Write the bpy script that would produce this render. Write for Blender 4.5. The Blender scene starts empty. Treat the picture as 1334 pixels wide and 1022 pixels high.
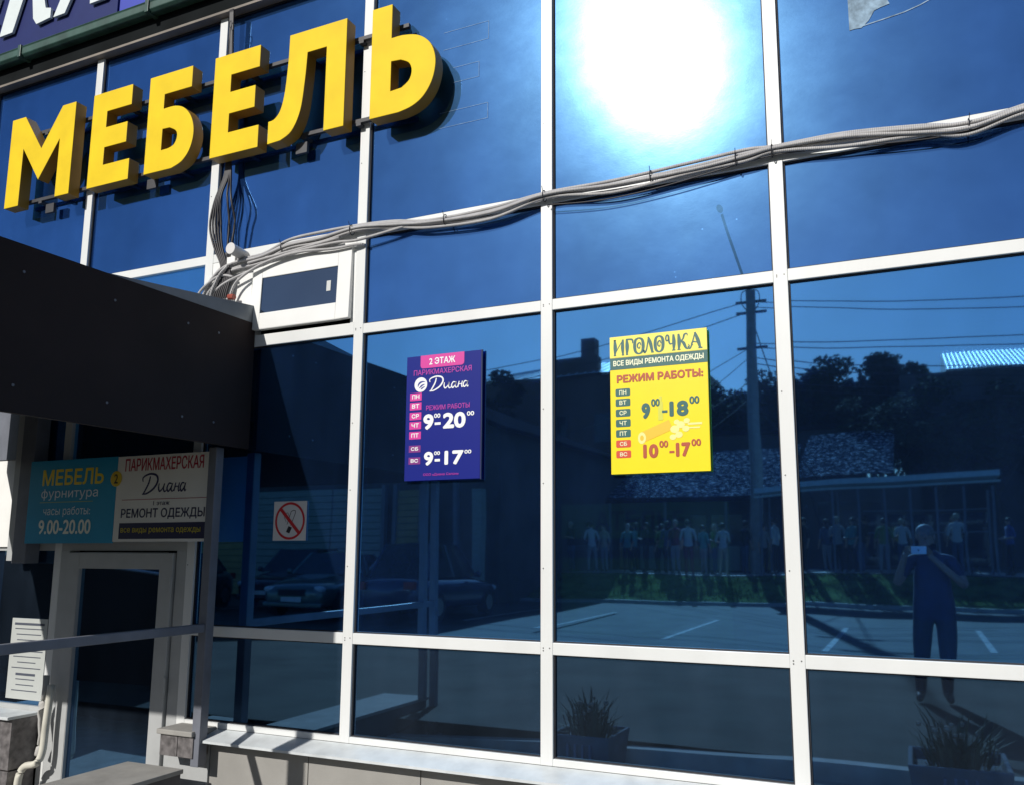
import bpy, bmesh, math, random
from mathutils import Vector, Matrix
from math import radians, sin, cos, pi
random.seed(7)
S = bpy.context.scene
COL = S.collection

# ------------------------------------------------------------------ camera
cam_data = bpy.data.cameras.new("camera")
cam = bpy.data.objects.new("camera", cam_data); COL.objects.link(cam)
cam_data.sensor_width = 36.0
cam_data.lens = 29.541
cam_data.shift_x = -0.02606
cam_data.shift_y = 0.02748
cam_data.clip_start = 0.02
cam_data.clip_end = 3000
_r = Vector((0.9140003, 0.4057118, 0.0011254)); _d = Vector((-0.0610634, 0.1403185, -0.9882233)); _f = Vector((-0.4010918, 0.9031659, 0.1530144))
M3 = Matrix((_r, -_d, -_f)).transposed()
cam.matrix_world = Matrix.Translation((0, -4.6, 1.5)) @ M3.to_4x4()
S.camera = cam

# ------------------------------------------------------------------ sky, sun, exposure
SUN = Vector((-0.227, -0.818, 0.528)).normalized()
world = bpy.data.worlds.new("World"); S.world = world; world.use_nodes = True
wn = world.node_tree; wn.nodes.clear()
sky = wn.nodes.new("ShaderNodeTexSky"); sky.sky_type = 'NISHITA'; sky.sun_disc = False
sky.sun_elevation = math.asin(SUN.z); sky.sun_rotation = math.atan2(SUN.x, SUN.y)
sky.air_density = 1.0; sky.dust_density = 0.6; sky.ozone_density = 1.5
bg = wn.nodes.new("ShaderNodeBackground"); bg.inputs[1].default_value = 0.052
wo = wn.nodes.new("ShaderNodeOutputWorld")
wn.links.new(sky.outputs[0], bg.inputs[0]); wn.links.new(bg.outputs[0], wo.inputs[0])
sl = bpy.data.lights.new("sun", 'SUN'); sl.energy = 4.3; sl.angle = radians(0.53); sl.color = (1.0, 0.965, 0.91)
so = bpy.data.objects.new("sun", sl); COL.objects.link(so)
so.rotation_euler = (-SUN).to_track_quat('-Z', 'Y').to_euler()
S.view_settings.view_transform = 'Standard'; S.view_settings.look = 'None'
S.view_settings.exposure = 0.0; S.view_settings.gamma = 1.0; S.view_settings.use_curve_mapping = False
S.render.engine = 'CYCLES'
S.cycles.max_bounces = 8; S.cycles.glossy_bounces = 5; S.cycles.transparent_max_bounces = 10

# ------------------------------------------------------------------ materials
def nodes(m): return m.node_tree.nodes, m.node_tree.links
def mat(name, color, rough=0.6, metal=0.0, var=0.12, scale=8.0, bump=0.0, bscale=60.0, spec=0.5, coat=0.0, stretch=(1, 1, 1)):
    m = bpy.data.materials.new(name); m.use_nodes = True
    n, l = nodes(m); p = n["Principled BSDF"]
    p.inputs["Roughness"].default_value = rough; p.inputs["Metallic"].default_value = metal
    p.inputs["Specular IOR Level"].default_value = spec; p.inputs["Coat Weight"].default_value = coat
    tc = n.new("ShaderNodeTexCoord"); mp = n.new("ShaderNodeMapping"); mp.inputs["Scale"].default_value = stretch
    l.new(tc.outputs["Object"], mp.inputs[0])
    nz = n.new("ShaderNodeTexNoise"); nz.inputs["Scale"].default_value = scale; nz.inputs["Detail"].default_value = 6
    l.new(mp.outputs[0], nz.inputs["Vector"])
    cr = n.new("ShaderNodeValToRGB")
    c = Vector(color[:3])
    a = c * (1 - var); b = c * (1 + var)
    cr.color_ramp.elements[0].position = 0.3; cr.color_ramp.elements[0].color = (*a, 1)
    cr.color_ramp.elements[1].position = 0.7; cr.color_ramp.elements[1].color = (*[min(1, x) for x in b], 1)
    l.new(nz.outputs[0], cr.inputs[0]); l.new(cr.outputs[0], p.inputs["Base Color"])
    if bump:
        nb = n.new("ShaderNodeTexNoise"); nb.inputs["Scale"].default_value = bscale; nb.inputs["Detail"].default_value = 4
        l.new(mp.outputs[0], nb.inputs["Vector"])
        bp = n.new("ShaderNodeBump"); bp.inputs["Strength"].default_value = 0.6; bp.inputs["Distance"].default_value = bump
        l.new(nb.outputs[0], bp.inputs["Height"]); l.new(bp.outputs[0], p.inputs["Normal"])
    return m

def glass_mat(name, refl, trans, film, glare, dirt=1.0, wave=0.00004, soft=0.004, cloud=0.14):
    """solar-control glass: mirror coating + dark see-through + a thin film of sunlit dust."""
    m = bpy.data.materials.new(name); m.use_nodes = True
    n, l = nodes(m); n.clear()
    out = n.new("ShaderNodeOutputMaterial")
    tc = n.new("ShaderNodeTexCoord")
    nb = n.new("ShaderNodeTexNoise"); nb.inputs["Scale"].default_value = 1.1; nb.inputs["Detail"].default_value = 1
    l.new(tc.outputs["Object"], nb.inputs["Vector"])
    bp = n.new("ShaderNodeBump"); bp.inputs["Strength"].default_value = 1.0; bp.inputs["Distance"].default_value = wave * 10
    l.new(nb.outputs[0], bp.inputs["Height"])
    def gloss(col, r):
        g = n.new("ShaderNodeBsdfGlossy"); g.inputs[0].default_value = (*col, 1); g.inputs["Roughness"].default_value = r
        l.new(bp.outputs[0], g.inputs["Normal"]); return g
    g0 = gloss(refl, soft)
    tr = n.new("ShaderNodeBsdfTransparent"); tr.inputs[0].default_value = (*trans, 1)
    di = n.new("ShaderNodeBsdfDiffuse")
    # dirt: blotches x vertical streaks x specks
    mp = n.new("ShaderNodeMapping"); mp.inputs["Scale"].default_value = (3.1, 3.1, 0.8); l.new(tc.outputs["Object"], mp.inputs[0])
    n1 = n.new("ShaderNodeTexNoise"); n1.inputs["Scale"].default_value = 1.6; n1.inputs["Detail"].default_value = 5; l.new(mp.outputs[0], n1.inputs["Vector"])
    n2 = n.new("ShaderNodeTexNoise"); n2.inputs["Scale"].default_value = 1.3; n2.inputs["Detail"].default_value = 8; n2.inputs["Roughness"].default_value = 0.65; l.new(tc.outputs["Object"], n2.inputs["Vector"])
    mu = n.new("ShaderNodeMath"); mu.operation = 'MULTIPLY'; l.new(n1.outputs[0], mu.inputs[0]); l.new(n2.outputs[0], mu.inputs[1])
    cr = n.new("ShaderNodeMapRange"); cr.inputs[1].default_value = 0.12; cr.inputs[2].default_value = 0.42
    cr.inputs[3].default_value = 1 - 0.45 * dirt; cr.inputs[4].default_value = 1 + 0.7 * dirt; l.new(mu.outputs[0], cr.inputs[0])
    vo = n.new("ShaderNodeTexVoronoi"); vo.inputs["Scale"].default_value = 16; l.new(tc.outputs["Object"], vo.inputs["Vector"])
    lt = n.new("ShaderNodeMath"); lt.operation = 'LESS_THAN'; lt.inputs[1].default_value = 0.07; l.new(vo.outputs["Distance"], lt.inputs[0])
    gt = n.new("ShaderNodeMath"); gt.operation = 'GREATER_THAN'; gt.inputs[1].default_value = 0.58; l.new(n2.outputs[0], gt.inputs[0])
    sp = n.new("ShaderNodeMath"); sp.operation = 'MULTIPLY'; l.new(lt.outputs[0], sp.inputs[0]); l.new(gt.outputs[0], sp.inputs[1])
    ma = n.new("ShaderNodeMath"); ma.operation = 'MULTIPLY_ADD'; ma.inputs[1].default_value = 3.0 * dirt; l.new(sp.outputs[0], ma.inputs[0]); l.new(cr.outputs[0], ma.inputs[2])
    vm = n.new("ShaderNodeVectorMath"); vm.operation = 'SCALE'; vm.inputs[0].default_value = film; l.new(ma.outputs[0], vm.inputs["Scale"])
    l.new(vm.outputs[0], di.inputs[0])
    cur = g0
    parts = [tr, di]
    # smeared dirt: wiped streaks (tilted, stretched) and blotches scatter the sun unevenly
    ms = n.new("ShaderNodeMapping"); ms.inputs["Rotation"].default_value = (0, radians(38), 0); ms.inputs["Scale"].default_value = (1.6, 1, 2.6); l.new(tc.outputs["Object"], ms.inputs[0])
    n4 = n.new("ShaderNodeTexNoise"); n4.inputs["Scale"].default_value = 1.7; n4.inputs["Detail"].default_value = 7; n4.inputs["Roughness"].default_value = 0.7; l.new(ms.outputs[0], n4.inputs["Vector"])
    mx_ = n.new("ShaderNodeMath"); mx_.operation = 'MULTIPLY'; l.new(n4.outputs[0], mx_.inputs[0]); l.new(n2.outputs[0], mx_.inputs[1])
    mr = n.new("ShaderNodeMapRange"); mr.inputs[1].default_value = 0.13; mr.inputs[2].default_value = 0.40; mr.inputs[3].default_value = 0.78; mr.inputs[4].default_value = 1.35; l.new(mx_.outputs[0], mr.inputs[0])
    ad = n.new("ShaderNodeMath"); ad.operation = 'MULTIPLY_ADD'; ad.inputs[1].default_value = 2.5 * dirt; l.new(sp.outputs[0], ad.inputs[0]); l.new(mr.outputs[0], ad.inputs[2])
    b2 = n.new("ShaderNodeBump"); b2.inputs["Strength"].default_value = 1.0; b2.inputs["Distance"].default_value = 0.0003; l.new(n4.outputs[0], b2.inputs["Height"])
    for k, (cg, r) in enumerate(glare):
        g = gloss(cg, r); parts.append(g)
        l.new(b2.outputs[0], g.inputs["Normal"])
        vg = n.new("ShaderNodeVectorMath"); vg.operation = 'SCALE'; vg.inputs[0].default_value = cg; l.new(ad.outputs[0], vg.inputs["Scale"])
        l.new(vg.outputs[0], g.inputs[0])
    # the coating itself is uneven: cloudy darker areas
    n5 = n.new("ShaderNodeTexNoise"); n5.inputs["Scale"].default_value = 0.75; n5.inputs["Detail"].default_value = 4; l.new(tc.outputs["Object"], n5.inputs["Vector"])
    m5 = n.new("ShaderNodeMapRange"); m5.inputs[1].default_value = 0.36; m5.inputs[2].default_value = 0.62; m5.inputs[3].default_value = 1.0 - cloud; m5.inputs[4].default_value = 1.0 + cloud * .25; l.new(n5.outputs[0], m5.inputs[0])
    v5 = n.new("ShaderNodeVectorMath"); v5.operation = 'SCALE'; v5.inputs[0].default_value = refl; l.new(m5.outputs[0], v5.inputs["Scale"]); l.new(v5.outputs[0], g0.inputs[0])
    for x in parts:
        a = n.new("ShaderNodeAddShader"); l.new(cur.outputs[0], a.inputs[0]); l.new(x.outputs[0], a.inputs[1]); cur = a
    l.new(cur.outputs[0], out.inputs[0])
    return m

GL_UP = glass_mat("upper_blue_glass", (0.085, 0.23, 0.56), (0.012, 0.02, 0.03), (0.0035, 0.012, 0.046), [((0.020, 0.042, 0.062), 0.165), ((0.0010, 0.0050, 0.013), 0.32)], dirt=0.7, wave=0.00016, cloud=0.26)
GL_LO = glass_mat("lower_blue_glass", (0.15, 0.455, 0.90), (0.19, 0.24, 0.20), (0.0020, 0.0055, 0.015), [((0.001, 0.0015, 0.002), 0.2)], dirt=0.6, wave=0.00016, soft=0.02)
GL_BT = glass_mat("bottom_row_glass", (0.11, 0.25, 0.44), (0.10, 0.13, 0.13), (0.006, 0.009, 0.014), [], dirt=0.9, wave=0.00016, soft=0.025)
M_WHITE = mat("white_powder_coat", (0.70, 0.71, 0.70), 0.38, var=0.05, scale=3, bump=0.0006, bscale=25, stretch=(1, 1, 0.3))
M_PVC = mat("white_pvc", (0.80, 0.80, 0.78), 0.32, var=0.03, scale=5)
M_GASKET = mat("black_gasket", (0.02, 0.02, 0.025), 0.7)
M_SILL = mat("white_sill_metal", (0.60, 0.63, 0.64), 0.42, var=0.12, scale=9, bump=0.001, bscale=12)
M_CLAD = mat("grey_cladding", (0.30, 0.29, 0.27), 0.65, var=0.08, scale=5, bump=0.0008, bscale=90)
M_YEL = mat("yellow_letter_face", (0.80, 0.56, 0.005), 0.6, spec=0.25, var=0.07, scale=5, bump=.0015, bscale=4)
M_YELS = mat("yellow_letter_shaded_side", (0.36, 0.19, 0.015), 0.5, var=0.12, scale=4)  # letter yellow with the shade of the unlit sides put into the colour
M_DKMET = mat("dark_rail_metal", (0.05, 0.05, 0.055), 0.55, metal=0.2, var=0.2)
M_GUT = mat("green_painted_gutter", (0.030, 0.075, 0.060), 0.45, var=0.35, scale=6, bump=0.002, bscale=8)
M_SOF = mat("dark_soffit", (0.008, 0.010, 0.011), 0.9, spec=0.1, var=0.3, scale=3)
M_LEDGE = mat("brown_ledge", (0.20, 0.17, 0.14), 0.6, var=0.25, scale=5)
M_SIGNB = mat("blue_sign_panel", (0.012, 0.02, 0.12), 0.35, var=0.06)
M_SIGNW = mat("white_letter_acrylic", (0.72, 0.78, 0.78), 0.4, var=0.03)
M_CABLE = mat("grey_conduit", (0.44, 0.43, 0.43), 0.55, var=0.12, scale=12)
M_CABLED = mat("black_cable", (0.018, 0.016, 0.02), 0.5, var=0.3, scale=12)
M_CANOPY = mat("dark_brown_canopy_panel", (0.022, 0.0145, 0.0135), 0.7, spec=0.2, var=0.25, scale=1.6, bump=0.001, bscale=14)
M_FLASH = mat("grey_flashing", (0.17, 0.19, 0.21), 0.45, metal=0.3, var=0.1)
M_POSTG = mat("grey_painted_steel", (0.15, 0.16, 0.19), 0.5, var=0.12, scale=8)
M_STONE = mat("dark_granite", (0.14, 0.13, 0.13), 0.35, var=0.45, scale=22)
M_CONC = mat("concrete", (0.30, 0.29, 0.27), 0.85, var=0.15, scale=6, bump=0.003, bscale=30)
M_DARKIN = mat("interior_dark", (0.02, 0.02, 0.022), 0.9)
# conduit ribs
n, l = nodes(M_CABLE)
wv = n.new("ShaderNodeTexWave"); wv.wave_type = 'BANDS'; wv.bands_direction = 'X'; wv.inputs["Scale"].default_value = 30
tcx = n.new("ShaderNodeTexCoord"); l.new(tcx.outputs["Object"], wv.inputs["Vector"])
bpx = n.new("ShaderNodeBump"); bpx.inputs["Strength"].default_value = 0.8; bpx.inputs["Distance"].default_value = 0.003
l.new(wv.outputs[1], bpx.inputs["Height"]); l.new(bpx.outputs[0], n["Principled BSDF"].inputs["Normal"])

M_TIN0 = mat('bright_edge_metal', (.6, .62, .66), .3, metal=.8)
PRINT = {}
def ink(r, g, b, rough=0.45):
    k = (round(r, 3), round(g, 3), round(b, 3))
    if k not in PRINT: PRINT[k] = mat("print_ink", (r, g, b), rough, var=0.02)
    return PRINT[k]

# ------------------------------------------------------------------ mesh helpers
def tag(o, label=None, cat=None, group=None, kind=None):
    if label: o['label'] = label
    if cat: o['category'] = cat
    if group: o['group'] = group
    if kind: o['kind'] = kind
    return o
def link(name, me, m=None, parent=None, smooth=False):
    if m is not None:
        for x in (m if isinstance(m, (list, tuple)) else [m]): me.materials.append(x)
    if smooth:
        for p in me.polygons: p.use_smooth = True
    o = bpy.data.objects.new(name, me); COL.objects.link(o)
    if parent: o.parent = parent; o.matrix_parent_inverse = Matrix.Translation(-parent_loc(parent))
    return o
def parent_loc(p):
    v = Vector(p.location)
    while p.parent: p = p.parent; v += Vector(p.location) if False else Vector((0, 0, 0))
    return v
def empty(name, loc=(0, 0, 0)):
    o = bpy.data.objects.new(name, None); COL.objects.link(o); o.location = loc; o.empty_display_size = 0.2
    return o
class MB:
    """collects simple shapes in world coordinates, builds ONE mesh"""
    def __init__(s): s.v = []; s.f = []; s.mi = []; s.cur = 0
    def add(s, vs, fs):
        b = len(s.v); s.v += [tuple(v) for v in vs]; s.f += [tuple(i + b for i in f) for f in fs]; s.mi += [s.cur] * len(fs); return s
    def box(s, x0, x1, y0, y1, z0, z1):
        vs = [(x0, y0, z0), (x1, y0, z0), (x1, y1, z0), (x0, y1, z0), (x0, y0, z1), (x1, y0, z1), (x1, y1, z1), (x0, y1, z1)]
        return s.add(vs, [(0, 3, 2, 1), (4, 5, 6, 7), (0, 1, 5, 4), (1, 2, 6, 5), (2, 3, 7, 6), (3, 0, 4, 7)])
    def quad(s, a, b, c, d): return s.add([a, b, c, d], [(0, 1, 2, 3)])
    def tube(s, pts, r, n=8, cap=True, ry=None):
        pts = [Vector(p) for p in pts]; N = len(pts); rr = r if isinstance(r, (list, tuple)) else [r] * N
        up = Vector((0.13, 0.21, 0.97)); vs = []; fs = []
        for i, p in enumerate(pts):
            t = (pts[min(i + 1, N - 1)] - pts[max(i - 1, 0)]).normalized()
            if abs(t.dot(up)) > 0.95: u0 = Vector((1, 0, 0))
            else: u0 = up
            a = t.cross(u0).normalized(); b = t.cross(a).normalized()
            for k in range(n):
                an = 2 * pi * k / n; vs.append(p + a * cos(an) * rr[i] + b * sin(an) * rr[i] * (ry or 1))
        for i in range(N - 1):
            for k in range(n):
                k2 = (k + 1) % n; fs.append((i * n + k, i * n + k2, (i + 1) * n + k2, (i + 1) * n + k))
        if cap: fs += [tuple(range(n))[::-1], tuple((N - 1) * n + k for k in range(n))]
        return s.add(vs, fs)
    def prism_xz(s, poly, y0, y1):  # polygon in xz (counter-clockwise seen from -y), extruded in y
        n = len(poly); vs = [(x, y0, z) for x, z in poly] + [(x, y1, z) for x, z in poly]
        fs = [tuple(range(n)), tuple(range(2 * n - 1, n - 1, -1))] + [(i, i + n, (i + 1) % n + n, (i + 1) % n) for i in range(n)]
        return s.add(vs, fs)
    def prism_yz(s, poly, x0, x1):
        n = len(poly); vs = [(x0, y, z) for y, z in poly] + [(x1, y, z) for y, z in poly]
        fs = [tuple(range(n)), tuple(range(2 * n - 1, n - 1, -1))] + [(i, i + n, (i + 1) % n + n, (i + 1) % n) for i in range(n)]
        return s.add(vs, fs)
    def sphere(s, c, r, sc=(1, 1, 1), nu=10, nv=7):
        c = Vector(c); vs = []; fs = []
        for i in range(nv + 1):
            th = pi * i / nv
            for k in range(nu):
                ph = 2 * pi * k / nu; vs.append(c + Vector((r * sc[0] * sin(th) * cos(ph), r * sc[1] * sin(th) * sin(ph), r * sc[2] * cos(th))))
        for i in range(nv):
            for k in range(nu):
                k2 = (k + 1) % nu; fs.append((i * nu + k, (i + 1) * nu + k, (i + 1) * nu + k2, i * nu + k2))
        return s.add(vs, fs)
    def mesh(s, name, fix=True):
        me = bpy.data.meshes.new(name); me.from_pydata(s.v, [], s.f); me.update()
        for p, mi in zip(me.polygons, s.mi): p.material_index = mi
        if fix:
            bm = bmesh.new(); bm.from_mesh(me)
            bmesh.ops.remove_doubles(bm, verts=bm.verts, dist=1e-6)
            bmesh.ops.recalc_face_normals(bm, faces=bm.faces); bm.to_mesh(me); bm.free()
        return me
    def build(s, name, m, parent=None, smooth=False, bevel=0.0, fix=True):
        o = link(name, s.mesh(name, fix), m, parent, smooth)
        if bevel:
            b = o.modifiers.new("bevel", 'BEVEL'); b.width = bevel; b.segments = 2; b.limit_method = 'ANGLE'
        return o
def box(name, x0, x1, y0, y1, z0, z1, m, parent=None, bevel=0.0): return MB().box(x0, x1, y0, y1, z0, z1).build(name, m, parent, bevel=bevel)
def smooth_path(pts, k=6, closed=False):
    pts = [Vector(p) for p in pts]; out = []; n = len(pts)
    rng = n if closed else n - 1
    for i in range(rng):
        g = lambda j: pts[j % n] if closed else pts[max(0, min(n - 1, j))]
        p0, p1, p2, p3 = g(i - 1), g(i), g(i + 1), g(i + 2)
        for q in range(k):
            t = q / k
            out.append(0.5 * ((2 * p1) + (p2 - p0) * t + (2 * p0 - 5 * p1 + 4 * p2 - p3) * t * t + (3 * p1 - p0 - 3 * p2 + p3) * t ** 3))
    if not closed: out.append(pts[-1])
    return out

# plates on the facade plane: flat print facing -y
def loops_of(me):
    adj = {}
    for e in me.edges:
        a, b = e.vertices; adj.setdefault(a, []).append(b); adj.setdefault(b, []).append(a)
    # from_pydata keeps the stroke direction in edge order a->b
    nxt = {}
    for e in me.edges:
        a, b = e.vertices; nxt.setdefault(a, []).append(b)
    seen = set(); out = []
    for st in range(len(me.vertices)):
        if st in seen or st not in adj: continue
        lp = [st]; seen.add(st); prev = None; cur = st
        while True:
            c = [q for q in adj[cur] if q != prev]
            if not c: break
            # first step goes the way the contour was written (lower to next index)
            nx = (cur + 1 if (cur + 1) in adj[cur] and prev is None else c[0])
            if nx == st or nx in seen: break
            lp.append(nx); seen.add(nx); prev, cur = cur, nx
        if len(lp) > 2: out.append([me.vertices[k].co.to_2d() for k in lp])
    return out
def split_loop(p, lvl=0):
    """cut a self-crossing contour into simple loops"""
    n_ = len(p)
    if lvl > 12: return [p]
    for i in range(n_):
        a, b = p[i], p[(i + 1) % n_]; r = b - a
        for j in range(i + 2, n_):
            if i == 0 and j == n_ - 1: continue
            c, d = p[j], p[(j + 1) % n_]; q = d - c; den = r.x * q.y - r.y * q.x
            if abs(den) < 1e-12: continue
            t = ((c.x - a.x) * q.y - (c.y - a.y) * q.x) / den; u = ((c.x - a.x) * r.y - (c.y - a.y) * r.x) / den
            if 1e-6 < t < 1 - 1e-6 and 1e-6 < u < 1 - 1e-6:
                X = a + r * t
                return split_loop(p[:i + 1] + [X] + p[j + 1:], lvl + 1) + split_loop([X] + p[i + 1:j + 1], lvl + 1)
    return [p]
def area2(p): return sum(p[i].x * p[(i + 1) % len(p)].y - p[(i + 1) % len(p)].x * p[i].y for i in range(len(p))) / 2
def inside(pt, poly):
    c = False; n_ = len(poly)
    for i in range(n_):
        a, b = poly[i], poly[(i + 1) % n_]
        if (a.y > pt.y) != (b.y > pt.y) and pt.x < (b.x - a.x) * (pt.y - a.y) / (b.y - a.y) + a.x: c = not c
    return c
def text(body, x0, x1, z0, z1, y, m, parent, bold=0.0, shear=0.0, name="lettering", depth=0.0006, keep=False):
    """flat letters from the built-in font; overlapping contours are filled one by one"""
    cu = bpy.data.curves.new("t", 'FONT'); cu.body = body; cu.shear = shear; cu.resolution_u = 4; cu.fill_mode = 'NONE'
    to = bpy.data.objects.new("t", cu); COL.objects.link(to)
    bpy.context.view_layer.update()
    raw = bpy.data.meshes.new_from_object(to.evaluated_get(bpy.context.evaluated_depsgraph_get()))
    bpy.data.objects.remove(to); bpy.data.curves.remove(cu)
    lps = loops_of(raw); bpy.data.meshes.remove(raw)
    outers = []; holes = []
    for p in lps:
        depth_ = sum(1 for q in lps if q is not p and abs(area2(q)) > abs(area2(p)) and all(inside(v, q) for v in p) and all(inside((p[k_] + p[k_ - 1]) / 2, q) for k_ in range(len(p))))
        subs = split_loop(p); mainp = max(subs, key=lambda q: abs(area2(q)))
        for q in subs:
            if abs(area2(q)) < 1e-5: continue
            hole = (depth_ % 2 == 1) != (area2(q) * area2(mainp) < 0)
            if hole: holes.append(q)
            else: outers.append([q, []])
    for h in holes:
        c = [o for o in outers if inside(sum(h, Vector((0, 0))) / len(h), o[0]) and abs(area2(o[0])) > abs(area2(h))]
        if c: min(c, key=lambda o: abs(area2(o[0])))[1].append(h)
    xs = [v.x for p in lps for v in p]; ys = [v.y for p in lps for v in p]
    ax, bx, ay, by = min(xs), max(xs), min(ys), max(ys)
    bm = bmesh.new()
    for k, (o, hs) in enumerate(outers):
        ed = []
        for lp in [o] + hs:
            vv = [bm.verts.new((x0 + (v.x - ax) / (bx - ax) * (x1 - x0), y - .00003 * (k % 3), z0 + (v.y - ay) / (by - ay) * (z1 - z0))) for v in lp]
            ed += [bm.edges.new((vv[i], vv[(i + 1) % len(vv)])) for i in range(len(vv))]
        bmesh.ops.triangle_fill(bm, use_beauty=True, edges=ed, normal=(0, -1, 0))
    for f in bm.faces:
        f.normal_update()
        if f.normal.y > 0: f.normal_flip()
    me = bpy.data.meshes.new("lettering"); bm.to_mesh(me); bm.free()
    if bold:
        d_ = bold * (z1 - z0) * 1.0; base_ = [v.co.copy() for v in me.vertices]; pf = [tuple(p.vertices) for p in me.polygons]
        cx_, cz_ = (x0 + x1) / 2, (z0 + z1) / 2; kx, kz = 1 - 2 * d_ / (x1 - x0), 1 - 2 * d_ / (z1 - z0)
        base_ = [Vector((cx_ + (v.x - cx_) * kx, v.y, cz_ + (v.z - cz_) * kz)) for v in base_]
        vs, fs = [], []
        for k_ in range(9):
            ox, oz = (0, 0) if k_ == 8 else (d_ * cos(k_ * pi / 4), d_ * sin(k_ * pi / 4)); b_ = len(vs)
            vs += [(v.x + ox, v.y - k_ * .0001, v.z + oz) for v in base_]; fs += [tuple(i + b_ for i in f) for f in pf]
        me = bpy.data.meshes.new("lettering"); me.from_pydata(vs, [], fs); me.update()
    return link(name, me, m, parent)
def ribbon(strokes, x0, x1, z0, z1, y, m, parent, name="lettering", box_=None):
    """brush strokes: each [(u, v, width)...] in box units, v upward"""
    mb = MB()
    for si, st in enumerate(strokes):
        p = smooth_path([(a, b, w) for a, b, w in st], 6)
        L = []
        for i, q in enumerate(p):
            t = p[min(i + 1, len(p) - 1)] - p[max(i - 1, 0)]
            t = Vector((t.x * (x1 - x0), t.y * (z1 - z0)))
            t = t.normalized() if t.length > 1e-9 else Vector((1, 0))
            nrm = Vector((-t.y, t.x)); w = q.z * (z1 - z0) / 2
            c = Vector((x0 + q.x * (x1 - x0), z0 + q.y * (z1 - z0)))
            L.append((c + nrm * w, c - nrm * w))
        yy = y - 0.00012 * (si % 5)
        for i in range(len(L) - 1):
            a, b = L[i]; c, d = L[i + 1]
            mb.quad((a.x, yy, a.y), (b.x, yy, b.y), (d.x, yy, d.y), (c.x, yy, c.y))
    return mb.build(name, m, parent, fix=False)

# hand-lettered script "Диана" (strokes in a unit box)
DIANA = [
 [(.03, .62, .05), (.02, .78, .07), (.08, .90, .08), (.20, .97, .09), (.33, .88, .10), (.36, .62, .11), (.28, .30, .10), (.13, .08, .08), (.02, .06, .05)],
 [(.19, .86, .07), (.16, .55, .09), (.09, .22, .09), (.04, .03, .06)],
 [(.40, .52, .05), (.39, .30, .08), (.42, .16, .08), (.48, .28, .06), (.52, .50, .05), (.50, .28, .08), (.53, .14, .07), (.58, .22, .04)],
 [(.68, .48, .05), (.62, .50, .07), (.58, .30, .08), (.61, .14, .08), (.66, .28, .06), (.70, .50, .05), (.67, .26, .08), (.70, .14, .06), (.74, .24, .04)],
 [(.77, .52, .06), (.75, .30, .07), (.74, .14, .06)], [(.75, .30, .04), (.79, .36, .05), (.83, .32, .04)], [(.85, .52, .06), (.83, .28, .07), (.84, .14, .06), (.87, .22, .04)],
 [(.96, .48, .05), (.91, .50, .07), (.87, .30, .08), (.90, .14, .08), (.95, .28, .06), (.985, .50, .05), (.96, .26, .08), (.98, .14, .06), (1.0, .22, .03)],
]

# ================================================================== SETTING : ground
def strip(name, prof, x0, x1, m, nx=2, kind='structure', label=None):
    """terrain strip; prof = [(y, z)]"""
    mb = MB(); vs = []; fs = []
    for i in range(nx):
        x = x0 + (x1 - x0) * i / (nx - 1)
        for y, z in prof: vs.append((x, y, z))
    k = len(prof)
    for i in range(nx - 1):
        for j in range(k - 1): fs.append((i * k + j, i * k + j + 1, (i + 1) * k + j + 1, (i + 1) * k + j))
    mb.add(vs, fs); o = mb.build(name, m)
    return tag(o, label, None, None, kind)
M_ASPH = mat("worn_asphalt", (0.044, 0.046, 0.038), 0.95, var=0.5, scale=1.3, bump=0.004, bscale=70)
M_PAVE = mat("pale_pavement", (0.30, 0.29, 0.27), 0.9, var=0.15, scale=3, bump=0.003, bscale=40)
M_SOIL = mat("dry_grass_soil", (0.085, 0.13, 0.045), 1.0, var=0.7, scale=2.2, bump=0.004, bscale=6, spec=0.0)
M_EARTH = mat("far_ground", (0.16, 0.15, 0.12), 0.95, var=0.3, scale=0.1)
M_PAINT = mat("road_paint", (0.20, 0.20, 0.19), 0.85, var=0.7, scale=9)
M_KERB = mat("kerb_concrete", (0.34, 0.33, 0.31), 0.85, var=0.15, scale=7)
strip('ground', [(600, -0.75), (-25.9, -0.75), (-25.95, 0.76), (-1200, 0.76)], -1200, 1200, M_EARTH)
# sidewalk along the facade (falls away to the left), then the parking lot
mb = MB(); xs = [-4.48, -3, -1, 2, 14]
zz = lambda x: -0.15 - 0.055 * max(-2 - x, 0)
for a, b in zip(xs[:-1], xs[1:]): mb.quad((a, 0.0, zz(a)), (b, 0.0, zz(b)), (b, -2.05, zz(b)), (a, -2.05, zz(a)))
tag(mb.build('sidewalk', M_PAVE), kind='structure')
mb = MB()
for a, b in zip(xs[:-1], xs[1:]):
    mb.quad((a, -2.05, -0.02 + (zz(a) + .15)), (b, -2.05, -0.02 + (zz(b) + .15)), (b, -2.17, -0.02 + (zz(b) + .15)), (a, -2.17, -0.02 + (zz(a) + .15)))
    mb.quad((a, -2.05, zz(a) - .05), (b, -2.05, zz(b) - .05), (b, -2.05, -0.02 + (zz(b) + .15)), (a, -2.05, -0.02 + (zz(a) + .15)))
tag(mb.build('kerb', M_KERB), kind='structure')
box('entrance_floor', -12, -4.98, -2.9, 0.3, -0.62, -0.5, M_CONC)['kind'] = 'structure'
strip('parking_lot', [(-2.17, -0.02), (-3.2, 0.0), (-19.6, 0.0)], -4.48, 14, M_ASPH, 6)
mb = MB(); mb.quad((-4.48, -2.17, -0.16), (-4.48, -19.6, 0.0), (-40, -19.6, 0), (-40, -3.2, -0.3)); mb.quad((-4.48, -2.17, -0.16), (-4.48, -3.2, 0.0), (-4.48, -19.6, 0.0), (-4.48, -19.6, 0.0001))
tag(mb.build('parking_lot_side', M_ASPH, fix=False), kind='structure')
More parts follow.
